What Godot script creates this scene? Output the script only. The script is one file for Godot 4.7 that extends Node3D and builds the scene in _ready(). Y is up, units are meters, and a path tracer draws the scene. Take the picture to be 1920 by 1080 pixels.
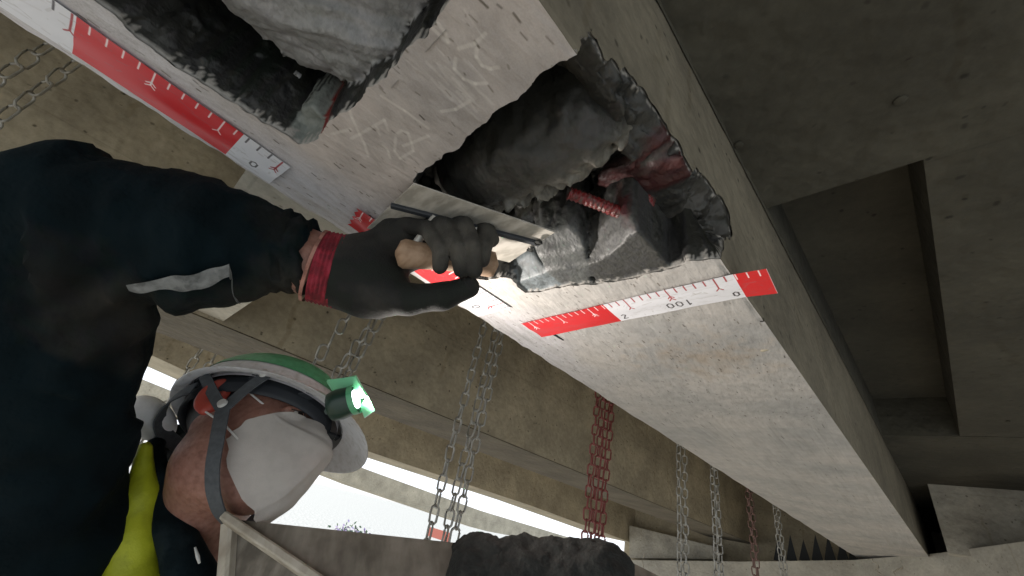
extends Node3D
# Underside of a concrete girder bridge: a worker trowels repair mortar into a broken-out pocket by the light of his headlamp.
# World: x across the bridge, y up, -z along the girders towards the abutment; the eye of the camera is the origin.

const XL := -0.525      # left edge of the main girder's soffit
const XR := -0.12       # right edge
const YS := 0.30        # height of the soffit
const DECK := -1.56     # scaffold deck
var M := {}
var fn := FastNoiseLite.new()
var fn2 := FastNoiseLite.new()
var rng := RandomNumberGenerator.new()
var taken := {}

# ------------------------------------------------------------------ naming
func numbered(called: String) -> String:
	var n: int = taken.get(called, 0)
	taken[called] = n + 1
	return called if n == 0 else "%s_%03d" % [called, n]

func tag(o: Node, label: String, category: String, group := "", kind := "") -> Node:
	o.set_meta("label", label)
	if category: o.set_meta("category", category)
	if group: o.set_meta("group", group)
	if kind: o.set_meta("kind", kind)
	return o

func thing(called: String, at: Vector3, label: String, category: String, group := "") -> Node3D:
	var o := Node3D.new()
	o.name = numbered(called)
	add_child(o, true)
	o.position = at
	tag(o, label, category, group)
	return o

func part(called: String, mesh: Mesh, mat: Material, parent: Node = null) -> MeshInstance3D:
	# meshes are written in world coordinates; a part is shifted back by its thing's place
	var o := MeshInstance3D.new()
	o.mesh = mesh
	if mat: o.material_override = mat
	if parent == null:
		o.name = numbered(called)
		add_child(o, true)
	else:
		o.name = called
		parent.add_child(o, true)
		var back := Vector3.ZERO
		var p: Node = parent
		while p is Node3D and p != self:
			back += (p as Node3D).position
			p = p.get_parent()
		o.position = -back
	return o

func struct(called: String, mesh: Mesh, mat: Material) -> MeshInstance3D:
	var o := part(called, mesh, mat)
	o.set_meta("kind", "structure")
	return o

# ------------------------------------------------------------------ mesh helpers
func arr(verts: PackedVector3Array, idx: PackedInt32Array, uvs := PackedVector2Array(), cols := PackedColorArray()) -> ArrayMesh:
	var nor := PackedVector3Array()
	nor.resize(verts.size())
	for i in range(0, idx.size(), 3):
		var a := idx[i]
		var b := idx[i + 1]
		var c := idx[i + 2]
		var n := (verts[c] - verts[a]).cross(verts[b] - verts[a])
		nor[a] += n
		nor[b] += n
		nor[c] += n
	for i in nor.size():
		nor[i] = nor[i].normalized()
	var a2 := []
	a2.resize(Mesh.ARRAY_MAX)
	a2[Mesh.ARRAY_VERTEX] = verts
	a2[Mesh.ARRAY_NORMAL] = nor
	a2[Mesh.ARRAY_INDEX] = idx
	if uvs.size(): a2[Mesh.ARRAY_TEX_UV] = uvs
	if cols.size(): a2[Mesh.ARRAY_COLOR] = cols
	var m := ArrayMesh.new()
	m.add_surface_from_arrays(Mesh.PRIMITIVE_TRIANGLES, a2)
	return m

func flat(st: SurfaceTool) -> ArrayMesh:
	st.generate_normals()
	return st.commit()

func begin() -> SurfaceTool:
	var st := SurfaceTool.new()
	st.begin(Mesh.PRIMITIVE_TRIANGLES)
	st.set_smooth_group(-1)
	return st

func quad(st: SurfaceTool, a: Vector3, b: Vector3, c: Vector3, d: Vector3) -> void:
	for p in [a, b, c, a, c, d]:
		st.add_vertex(p)

# a hexahedron from its eight corners: bottom four (counter-clockwise from above), top four
func hexa(st: SurfaceTool, b: Array, t: Array) -> void:
	var ctr := Vector3.ZERO
	for p in b + t: ctr += p / 8.0
	var faces := [[b[0], b[1], b[2], b[3]], [t[0], t[1], t[2], t[3]]]
	for i in 4:
		var j := (i + 1) % 4
		faces.append([b[i], b[j], t[j], t[i]])
	for f in faces:
		var n: Vector3 = (f[2] - f[0]).cross(f[1] - f[0])
		if n.dot((f[0] + f[2]) * 0.5 - ctr) > 0: quad(st, f[0], f[1], f[2], f[3])
		else: quad(st, f[0], f[3], f[2], f[1])

func box(st: SurfaceTool, lo: Vector3, hi: Vector3) -> void:
	hexa(st, [Vector3(lo.x, lo.y, lo.z), Vector3(hi.x, lo.y, lo.z), Vector3(hi.x, lo.y, hi.z), Vector3(lo.x, lo.y, hi.z)],
		[Vector3(lo.x, hi.y, lo.z), Vector3(hi.x, hi.y, lo.z), Vector3(hi.x, hi.y, hi.z), Vector3(lo.x, hi.y, hi.z)])

# a box with bevelled long edges between two points, width w along `side`, thickness h
func bar(st: SurfaceTool, a: Vector3, b: Vector3, side: Vector3, w: float, h: float) -> void:
	var d := (b - a).normalized()
	var s := (side - d * side.dot(d)).normalized()
	var u := d.cross(s)
	var e: float = minf(w, h) * 0.2
	var ring := [Vector2(w / 2 - e, -h / 2), Vector2(w / 2, -h / 2 + e), Vector2(w / 2, h / 2 - e), Vector2(w / 2 - e, h / 2),
		Vector2(-w / 2 + e, h / 2), Vector2(-w / 2, h / 2 - e), Vector2(-w / 2, -h / 2 + e), Vector2(-w / 2 + e, -h / 2)]
	for i in 8:
		var p: Vector2 = ring[i]
		var q: Vector2 = ring[(i + 1) % 8]
		var pa := a + s * p.x + u * p.y
		var qa := a + s * q.x + u * q.y
		quad(st, pa, pa + b - a, qa + b - a, qa)
		for t in [pa, qa, a]: st.add_vertex(t)
		for t in [qa + b - a, pa + b - a, b]: st.add_vertex(t)

# tube along points with a radius each
func tube(points: Array, radii: Array, sides := 12, closed := false, cap := true) -> ArrayMesh:
	var v := PackedVector3Array()
	var ix := PackedInt32Array()
	var uv := PackedVector2Array()
	var n := points.size()
	var up := Vector3.UP
	for i in n:
		var prev: Vector3 = points[(i - 1 + n) % n] if (closed or i > 0) else points[i]
		var nxt: Vector3 = points[(i + 1) % n] if (closed or i < n - 1) else points[i]
		var d := (nxt - prev).normalized()
		var s := d.cross(up)
		if s.length() < 0.05: s = d.cross(Vector3(0.3, 0.2, 0.93))
		s = s.normalized()
		var w := s.cross(d).normalized()
		var r: float = radii[i] if radii.size() > 1 else radii[0]
		for k in sides:
			var a := TAU * k / sides
			v.append(points[i] + s * cos(a) * r + w * sin(a) * r)
			uv.append(Vector2(float(k) / sides, float(i) / n))
	var last := n if closed else n - 1
	for i in last:
		var i2 := (i + 1) % n
		for k in sides:
			var k2 := (k + 1) % sides
			ix.append_array([i * sides + k, i2 * sides + k, i2 * sides + k2, i * sides + k, i2 * sides + k2, i * sides + k2])
	if cap and not closed:
		for e in [0, n - 1]:
			v.append(points[e])
			uv.append(Vector2(0.5, 0.5))
			var c := v.size() - 1
			for k in sides:
				var k2 := (k + 1) % sides
				if e == 0: ix.append_array([c, e * sides + k, e * sides + k2])
				else: ix.append_array([c, e * sides + k2, e * sides + k])
	return arr(v, ix, uv)

# smooth sheet from a function (i, j) -> Vector3, rows x cols
func sheet(rows: int, cols: int, f: Callable) -> ArrayMesh:
	var v := PackedVector3Array()
	var uv := PackedVector2Array()
	var ix := PackedInt32Array()
	for i in rows + 1:
		for j in cols + 1:
			v.append(f.call(float(i) / rows, float(j) / cols))
			uv.append(Vector2(float(j) / cols, float(i) / rows))
	for i in rows:
		for j in cols:
			var a := i * (cols + 1) + j
			ix.append_array([a, a + 1, a + cols + 2, a, a + cols + 2, a + cols + 1])
	return arr(v, ix, uv)

# ------------------------------------------------------------------ signed distance field on a grid, meshed as surface nets
class Field:
	var o: Vector3
	var n: Vector3i
	var c: float
	var v := PackedFloat32Array()
	func _init(lo: Vector3, hi: Vector3, cell: float) -> void:
		o = lo
		c = cell
		n = Vector3i(((hi - lo) / cell).ceil()) + Vector3i.ONE
		v.resize(n.x * n.y * n.z)
		v.fill(0.2)
	func span(lo: Vector3, hi: Vector3) -> Array:
		var a := Vector3i(((lo - o) / c).floor()).clamp(Vector3i.ZERO, n - Vector3i.ONE)
		var b := Vector3i(((hi - o) / c).ceil()).clamp(Vector3i.ZERO, n - Vector3i.ONE)
		return [a, b]
	func put(i: int, d: float, k: float, sub: bool) -> void:
		var e := v[i]
		if sub:
			var h := clampf(0.5 - 0.5 * (e + d) / k, 0.0, 1.0)
			v[i] = lerpf(e, -d, h) + k * h * (1.0 - h)
		else:
			var h := clampf(0.5 + 0.5 * (e - d) / k, 0.0, 1.0)
			v[i] = lerpf(e, d, h) - k * h * (1.0 - h)
	func cap(a: Vector3, b: Vector3, ra: float, rb: float, k := 0.01, sub := false, squash := Vector3.ZERO) -> void:
		# squash: an axis (its length 0..1 is how flat) along which the capsule is thinner
		var m := maxf(ra, rb) + k + 3.0 * c
		var s := span(a.min(b) - Vector3.ONE * m, a.max(b) + Vector3.ONE * m)
		var ba := b - a
		var bb := maxf(ba.length_squared(), 1e-9)
		var sq := squash.length()
		var ax := squash / sq if sq > 0.0 else Vector3.ZERO
		var f := 1.0 / (1.0 - sq) - 1.0
		for x in range(s[0].x, s[1].x + 1):
			for y in range(s[0].y, s[1].y + 1):
				var i: int = (x * n.y + y) * n.z
				for z in range(s[0].z, s[1].z + 1):
					var p := o + Vector3(x, y, z) * c - a
					var h := clampf(p.dot(ba) / bb, 0.0, 1.0)
					var q := p - ba * h
					if sq > 0.0: q += ax * (q.dot(ax) * f)
					put(i + z, q.length() - lerpf(ra, rb, h), k, sub)
	func ell(ctr: Vector3, bx: Vector3, by: Vector3, bz: Vector3, r: Vector3, k := 0.01, sub := false) -> void:
		var m := maxf(r.x, maxf(r.y, r.z)) + k + 3.0 * c
		var s := span(ctr - Vector3.ONE * m, ctr + Vector3.ONE * m)
		for x in range(s[0].x, s[1].x + 1):
			for y in range(s[0].y, s[1].y + 1):
				var i: int = (x * n.y + y) * n.z
				for z in range(s[0].z, s[1].z + 1):
					var p := o + Vector3(x, y, z) * c - ctr
					var q := Vector3(p.dot(bx), p.dot(by), p.dot(bz)) / r
					var k0 := q.length()
					var k1 := (q / r).length()
					put(i + z, k0 * (k0 - 1.0) / maxf(k1, 1e-6), k, sub)
	func sample(p: Vector3) -> float:
		var q := (p - o) / c
		var a := Vector3i(q.floor()).clamp(Vector3i.ZERO, n - Vector3i(2, 2, 2))
		var t := (q - Vector3(a)).clamp(Vector3.ZERO, Vector3.ONE)
		var r := 0.0
		for k in 8:
			var w := (t.x if k & 1 else 1.0 - t.x) * (t.y if k & 2 else 1.0 - t.y) * (t.z if k & 4 else 1.0 - t.z)
			r += w * v[((a.x + (k & 1)) * n.y + a.y + ((k >> 1) & 1)) * n.z + a.z + ((k >> 2) & 1)]
		return r
	func mesh_arrays() -> Array:
		var id := PackedInt32Array()
		id.resize(v.size())
		id.fill(-1)
		var out := PackedVector3Array()
		var ix := PackedInt32Array()
		var sx := n.y * n.z
		var sy := n.z
		var off := [0, sx, sy, sx + sy, 1, sx + 1, sy + 1, sx + sy + 1]
		for x in n.x - 1:
			for y in n.y - 1:
				var row := x * sx + y * sy
				for z in n.z - 1:
					var i := row + z
					var e := v[i]
					if e > 0.15: continue
					var neg := 0
					for k in 8:
						if v[i + off[k]] < 0.0: neg += 1
					if neg == 0 or neg == 8: continue
					var acc := Vector3.ZERO
					var cnt := 0
					for k in 8:
						var a: float = v[i + off[k]]
						for bit in [1, 2, 4]:
							if k & bit: continue
							var b: float = v[i + off[k | bit]]
							if (a < 0.0) == (b < 0.0): continue
							var t := a / (a - b)
							var pa := Vector3(float(k & 1), float((k >> 1) & 1), float((k >> 2) & 1))
							pa[0 if bit == 1 else (1 if bit == 2 else 2)] += t
							acc += pa
							cnt += 1
					id[i] = out.size()
					out.append(o + (Vector3(x, y, z) + acc / cnt) * c)
		for x in range(1, n.x - 1):
			for y in range(1, n.y - 1):
				var row := x * sx + y * sy
				for z in range(1, n.z - 1):
					var i := row + z
					if absf(v[i]) > 0.1: continue
					var inside := v[i] < 0.0
					for ax in 3:
						var st: int = [sx, sy, 1][ax]
						if (v[i + st] < 0.0) == inside: continue
						var u: int = [sy, 1, sx][ax]
						var w: int = [1, sx, sy][ax]
						var a := id[i - u - w]
						var b := id[i - w]
						var d := id[i]
						var e2 := id[i - u]
						if a < 0 or b < 0 or d < 0 or e2 < 0: continue
						if inside: ix.append_array([a, d, b, a, e2, d])
						else: ix.append_array([a, b, d, a, d, e2])
		return [out, ix]

func nets(f: Field, push: Variant = null, tint: Variant = null) -> ArrayMesh:
	var r := f.mesh_arrays()
	var v: PackedVector3Array = r[0]
	var ix: PackedInt32Array = r[1]
	if push != null:
		var nor := PackedVector3Array()
		nor.resize(v.size())
		for i in range(0, ix.size(), 3):
			var nn := (v[ix[i + 2]] - v[ix[i]]).cross(v[ix[i + 1]] - v[ix[i]])
			nor[ix[i]] += nn
			nor[ix[i + 1]] += nn
			nor[ix[i + 2]] += nn
		for i in v.size():
			v[i] += nor[i].normalized() * push.call(v[i])
	var cols := PackedColorArray()
	if tint != null:
		for p in v: cols.append(tint.call(p))
	return arr(v, ix, PackedVector2Array(), cols)

# ------------------------------------------------------------------ materials
func lin(r: float, g: float, b: float) -> Color:
	return Color(r, g, b).linear_to_srgb()

func noise_tex(freq: float, octaves: int, ramp: Array, size := 512, bump := -1.0, kind := FastNoiseLite.TYPE_SIMPLEX_SMOOTH, seed_ := 1) -> NoiseTexture2D:
	var n := FastNoiseLite.new()
	n.noise_type = kind
	n.frequency = freq
	n.fractal_octaves = octaves
	n.fractal_gain = 0.55
	n.seed = seed_
	var t := NoiseTexture2D.new()
	t.width = size
	t.height = size
	t.seamless = true
	t.noise = n
	if bump > 0.0:
		t.as_normal_map = true
		t.bump_strength = bump
	elif ramp.size():
		var g := Gradient.new()
		var off := PackedFloat32Array()
		var col := PackedColorArray()
		for e in ramp:
			off.append(e[0])
			col.append(e[1])
		g.offsets = off
		g.colors = col
		t.color_ramp = g
	return t

func stone(ramp: Array, scale: float, rough := 0.9, bump := 3.0, freq := 0.006, seed_ := 1, bfreq := 0.05) -> StandardMaterial3D:
	var m := StandardMaterial3D.new()
	m.albedo_texture = noise_tex(freq, 6, ramp, 1024, -1.0, FastNoiseLite.TYPE_SIMPLEX_SMOOTH, seed_)
	m.normal_enabled = true
	m.normal_texture = noise_tex(bfreq, 4, [], 512, bump, FastNoiseLite.TYPE_SIMPLEX_SMOOTH, seed_ + 7)
	m.normal_scale = 0.6
	m.roughness = rough
	m.uv1_triplanar = true
	m.uv1_world_triplanar = true
	m.uv1_scale = Vector3.ONE * scale
	return m

func grain_image() -> ImageTexture:      # pitted, boarded concrete in greys; a material's colour tints it
	var n := FastNoiseLite.new()
	n.frequency = 0.006
	n.fractal_octaves = 6
	n.seed = 91
	var a := n.get_seamless_image(1024, 1024, false, false, 0.1, true).get_data()
	n.frequency = 0.06
	n.seed = 92
	n.fractal_octaves = 3
	var b := n.get_seamless_image(1024, 1024, false, false, 0.1, true).get_data()
	var img := Image.create_empty(1024, 1024, false, Image.FORMAT_RGB8)
	var d := PackedByteArray()
	d.resize(1024 * 1024 * 3)
	for i in 1024 * 1024:
		var l := 0.86 + (a[i] / 255.0 - 0.5) * 0.22 + (b[i] / 255.0 - 0.5) * 0.10 + (rng.randf() - 0.5) * 0.05
		if int(i / 1024.0) % 341 < 2: l -= 0.06
		var v := int(clampf(l, 0, 1) * 255)
		d[i * 3] = v
		d[i * 3 + 1] = v
		d[i * 3 + 2] = v
	img.set_data(1024, 1024, false, Image.FORMAT_RGB8, d)
	for k in 700:
		var p := Vector2(rng.randf_range(6, 1018), rng.randf_range(6, 1018))
		stroke(img, [p, p + Vector2(rng.randfn(), rng.randfn())], rng.randf_range(.4, 1.9), Color(.34, .33, .31), rng.randf_range(.25, .8))
	for k in 40:
		var p := Vector2(rng.randf_range(30, 990), rng.randf_range(30, 900))
		var pts := [p]
		for q in 5: pts.append(pts[q] + Vector2(rng.randfn() * 4, rng.randf_range(8, 22)))
		stroke(img, pts, rng.randf_range(.5, 5.0), Color(.62, .58, .5), rng.randf_range(.06, .22))
	return ImageTexture.create_from_image(img)

func plain(c: Color, rough := 0.7, metal := 0.0) -> StandardMaterial3D:
	var m := StandardMaterial3D.new()
	m.albedo_color = c
	m.roughness = rough
	m.metallic = metal
	return m

func cloth(c: Color, scale := 6.0, bump := 2.0, vary := 1.0) -> StandardMaterial3D:
	var a := c.darkened(0.35 * vary)
	var b := c.lightened(0.1 * vary)
	var m := StandardMaterial3D.new()
	m.albedo_texture = noise_tex(0.008, 5, [[0.3, a], [0.55, c], [0.75, b]], 512, -1.0, FastNoiseLite.TYPE_SIMPLEX_SMOOTH, 21)
	m.normal_enabled = true
	m.normal_texture = noise_tex(0.09, 3, [], 512, bump, FastNoiseLite.TYPE_SIMPLEX_SMOOTH, 23)
	m.normal_scale = 0.5
	m.roughness = 0.85
	m.uv1_triplanar = true
	m.uv1_scale = Vector3.ONE * scale
	return m

func materials() -> void:
	M.brown = stone([[0.15, lin(.36, .325, .25)], [0.45, lin(.42, .38, .295)], [0.6, lin(.44, .40, .31)], [0.85, lin(.48, .44, .35)]], 0.9, 0.92, 2.0, 0.006, 3)
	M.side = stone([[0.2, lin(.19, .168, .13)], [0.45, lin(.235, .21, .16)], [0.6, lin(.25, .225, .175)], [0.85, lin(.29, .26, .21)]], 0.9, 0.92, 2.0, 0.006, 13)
	M.painted_shade = stone([[0.15, lin(.095, .082, .06)], [0.5, lin(.13, .115, .085)], [0.85, lin(.17, .15, .115)]], 0.9, 0.95, 2.0, 0.006, 14)  # shade under the left girder, put into the concrete colour
	M.cream = stone([[0.2, lin(.36, .33, .26)], [0.5, lin(.46, .43, .36)], [0.8, lin(.55, .52, .46)]], 1.3, 0.9, 3.0, 0.01, 4)
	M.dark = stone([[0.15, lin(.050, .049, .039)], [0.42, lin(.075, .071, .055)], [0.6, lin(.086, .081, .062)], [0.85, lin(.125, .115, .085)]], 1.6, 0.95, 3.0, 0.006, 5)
	M.pale = stone([[0.2, lin(.30, .28, .23)], [0.5, lin(.42, .39, .33)], [0.8, lin(.52, .49, .43)]], 0.8, 0.95, 3.0, 0.008, 6)
	M.ground = stone([[0.2, lin(.36, .34, .30)], [0.5, lin(.48, .46, .41)], [0.8, lin(.58, .56, .5)]], 0.25, 1.0, 3.0, 0.01, 8)
	var gi := grain_image()
	for e in [["brown", lin(.57, .50, .37), .56], ["side", lin(.32, .280, .208), .6], ["dark", lin(.086, .079, .058), .5], ["painted_shade", lin(.17, .145, .103), .6], ["cream", lin(.60, .56, .47), .8], ["pale", lin(.55, .515, .44), .6]]:
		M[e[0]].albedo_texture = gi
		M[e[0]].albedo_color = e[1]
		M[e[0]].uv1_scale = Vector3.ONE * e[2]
	var p := stone([[0.3, lin(.75, .75, .75)], [0.5, lin(.9, .9, .9)], [0.7, Color.WHITE]], 6.0, 0.5, 8.0, 0.02, 9, 0.045)
	p.vertex_color_use_as_albedo = true
	p.normal_scale = 0.32
	M.pocket = p
	M.steel = plain(lin(.40, .39, .36), 0.42, 0.45)
	M.red_steel = plain(lin(.25, .065, .058), 0.5, 0.2)
	M.rust_steel = plain(lin(.22, .13, .11), 0.5, 0.4)
	M.primer = plain(lin(.15, .009, .011), 0.35)
	M.primer.albedo_color = Color.WHITE
	M.primer.albedo_texture = noise_tex(0.02, 5, [[0.3, lin(.10, .075, .065)], [0.42, lin(.15, .012, .012)], [0.6, lin(.20, .012, .014)], [0.8, lin(.08, .02, .018)]], 256)
	M.primer.uv1_triplanar = true
	M.primer.uv1_scale = Vector3.ONE * 14
	M.primer.normal_enabled = true
	M.primer.normal_texture = noise_tex(0.06, 4, [], 256, 6.0)
	M.jacket = cloth(lin(.0045, .0105, .0135), 3.0, 3.0)
	M.jacket_worn = cloth(Color(.86, .86, .86), 3.0, 3.0, .6)
	M.jacket_worn.vertex_color_use_as_albedo = true
	M.jacket_worn.roughness = .85
	M.jacket_worn.metallic_specular = .22
	M.jacket.metallic_specular = .22
	M.vest = cloth(lin(.42, .46, .012), 5.0, 2.0, .4)
	M.vest.roughness = 0.6
	M.glove = cloth(lin(.013, .0138, .0125), 9.0, 5.0)
	M.glove_dusty = cloth(Color(.86, .86, .86), 9.0, 5.0, .6)
	M.glove_dusty.vertex_color_use_as_albedo = true
	M.glove_cuff = cloth(lin(.25, .008, .022), 12.0, 5.0)
	M.hem = cloth(lin(.36, .16, .12), 12.0)
	M.skin = StandardMaterial3D.new()
	M.skin.albedo_texture = noise_tex(0.02, 5, [[0.25, lin(.22, .100, .074)], [0.45, lin(.30, .145, .108)], [0.6, lin(.32, .165, .125)], [0.8, lin(.38, .20, .155)]], 512)
	M.skin.normal_enabled = true
	M.skin.normal_texture = noise_tex(0.12, 3, [], 256, 2.0)
	M.skin.normal_scale = 0.3
	M.skin.uv1_triplanar = true
	M.skin.uv1_scale = Vector3.ONE * 8.0
	M.skin.roughness = 0.55
	M.skin.subsurf_scatter_enabled = true
	M.skin.subsurf_scatter_strength = 0.15
	M.ear = plain(lin(.46, .085, .06), .45)  # sunlight glowing through the ear is put into this red
	M.ear.backlight_enabled = true
	M.ear.backlight = lin(.5, .08, .05)
	M.mask = cloth(lin(.50, .465, .43), 10.0, 1.5, .12)
	M.mask.backlight_enabled = true
	M.mask.backlight = lin(.2, .19, .18)
	M.white_shell = stone([[0.2, lin(.50, .49, .47)], [0.42, lin(.66, .66, .67)], [0.8, lin(.72, .72, .74)]], 5.0, 0.4, 0.6, 0.012, 71)
	M.white_shell.uv1_world_triplanar = false
	M.liner = cloth(lin(.62, .60, .63), 14.0, 2.0, .15)
	M.headband = plain(lin(.022, .026, .032), 0.6)
	M.strap = cloth(lin(.075, .082, .090), 25.0, 3.0, .3)
	M.button = plain(lin(.5, .5, .48), 0.35)
	M.green = stone([[0.2, lin(.07, .26, .13)], [0.42, lin(.09, .36, .18)], [0.8, lin(.12, .42, .22)]], 6.0, 0.38, 0.6, 0.012, 72)
	M.green.uv1_world_triplanar = false
	M.green_clear = plain(lin(.22, .62, .36), 0.2)
	M.lamp_body = plain(lin(.012, .035, .024), 0.35)
	M.wood = StandardMaterial3D.new()
	M.wood.albedo_texture = noise_tex(0.01, 5, [[0.25, lin(.24, .15, .09)], [0.5, lin(.33, .215, .135)], [0.75, lin(.40, .275, .185)]], 512)
	M.wood.uv1_triplanar = true
	M.wood.uv1_scale = Vector3(3, 14, 14)
	M.wood.roughness = 0.65
	M.board = StandardMaterial3D.new()
	M.board.albedo_texture = noise_tex(0.012, 5, [[0.25, lin(.10, .085, .065)], [0.5, lin(.17, .145, .115)], [0.75, lin(.25, .22, .18)]], 512)
	M.board.uv1_triplanar = true
	M.board.uv1_scale = Vector3(3, 3, 9)
	M.board.roughness = 0.8
	M.board_edge = M.board.duplicate()
	M.board_edge.albedo_texture = noise_tex(0.012, 5, [[0.25, lin(.28, .24, .19)], [0.5, lin(.40, .36, .29)], [0.75, lin(.50, .46, .39)]], 512)

# ------------------------------------------------------------------ soffit: unwrapped surface (s across, then up the right face; z along)
const W := 0.405
const SIDE := 0.29
var pk1 := PackedVector2Array([Vector2(0.0579, -0.1359), Vector2(0.1214, -0.1339), Vector2(0.1989, -0.1154), Vector2(0.2308, -0.1145), Vector2(0.2732, -0.1132), Vector2(0.3194, -0.1108), Vector2(0.3626, -0.1106), Vector2(0.3952, -0.1094),
	Vector2(0.4165, -0.1136), Vector2(0.4537, -0.1182), Vector2(0.4450, -0.1428), Vector2(0.4769, -0.1887), Vector2(0.4900, -0.2548), Vector2(0.4851, -0.3075), Vector2(0.5112, -0.3885), Vector2(0.5204, -0.4502), Vector2(0.4764, -0.4410), Vector2(0.4188, -0.3948),
	Vector2(0.3730, -0.3807), Vector2(0.3311, -0.3871), Vector2(0.2732, -0.3842), Vector2(0.2074, -0.3661), Vector2(0.1426, -0.3530), Vector2(0.1442, -0.3096), Vector2(0.0882, -0.2912)])
var pk2 := PackedVector2Array([Vector2(0.1116, 0.1746), Vector2(0.1087, 0.1623), Vector2(0.1005, 0.1317), Vector2(0.0946, 0.1015), Vector2(0.1012, 0.0728), Vector2(0.1043, 0.0464), Vector2(0.1065, 0.0150), Vector2(0.1127, -0.0115), Vector2(0.1381, -0.0203), Vector2(0.1927, -0.0233),
	Vector2(0.2379, -0.0276), Vector2(0.2830, -0.0302), Vector2(0.3045, -0.0264), Vector2(0.3341, -0.0290), Vector2(0.3565, -0.0277), Vector2(0.3842, -0.0071), Vector2(0.2918, 0.0784)])

func poly_in(poly: PackedVector2Array, p: Vector2) -> float:   # distance to the outline, positive inside
	var best := 1e9
	var inside := false
	var j := poly.size() - 1
	for i in poly.size():
		var a := poly[i]
		var b := poly[j]
		var e := b - a
		var w := p - a
		var q := w - e * clampf(w.dot(e) / e.length_squared(), 0.0, 1.0)
		best = minf(best, q.length_squared())
		if (a.y > p.y) != (b.y > p.y) and p.x < (b.x - a.x) * (p.y - a.y) / (b.y - a.y) + a.x: inside = not inside
		j = i
	best = sqrt(best)
	return best if inside else -best

var fc := FastNoiseLite.new()
func chip(s: float, z: float) -> float:      # angular broken aggregate, 0 .. 1
	return clampf(0.5 - fc.get_noise_2d(s * 1000 + fn.get_noise_2d(s * 400, z * 400) * 14, z * 1000) * 0.9, 0.0, 1.0)

func base_at(s: float) -> Array:    # [point at z = 0, inward direction]
	var p := Vector3(XL + s, YS, 0) if s < W else Vector3(XR, YS + s - W, 0)
	var t := smoothstep(-0.05, 0.10, s - W)
	return [p, Vector3(-t, 1.0 - t, 0).normalized()]

const CON := Color(.36, .34, .31)
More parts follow.
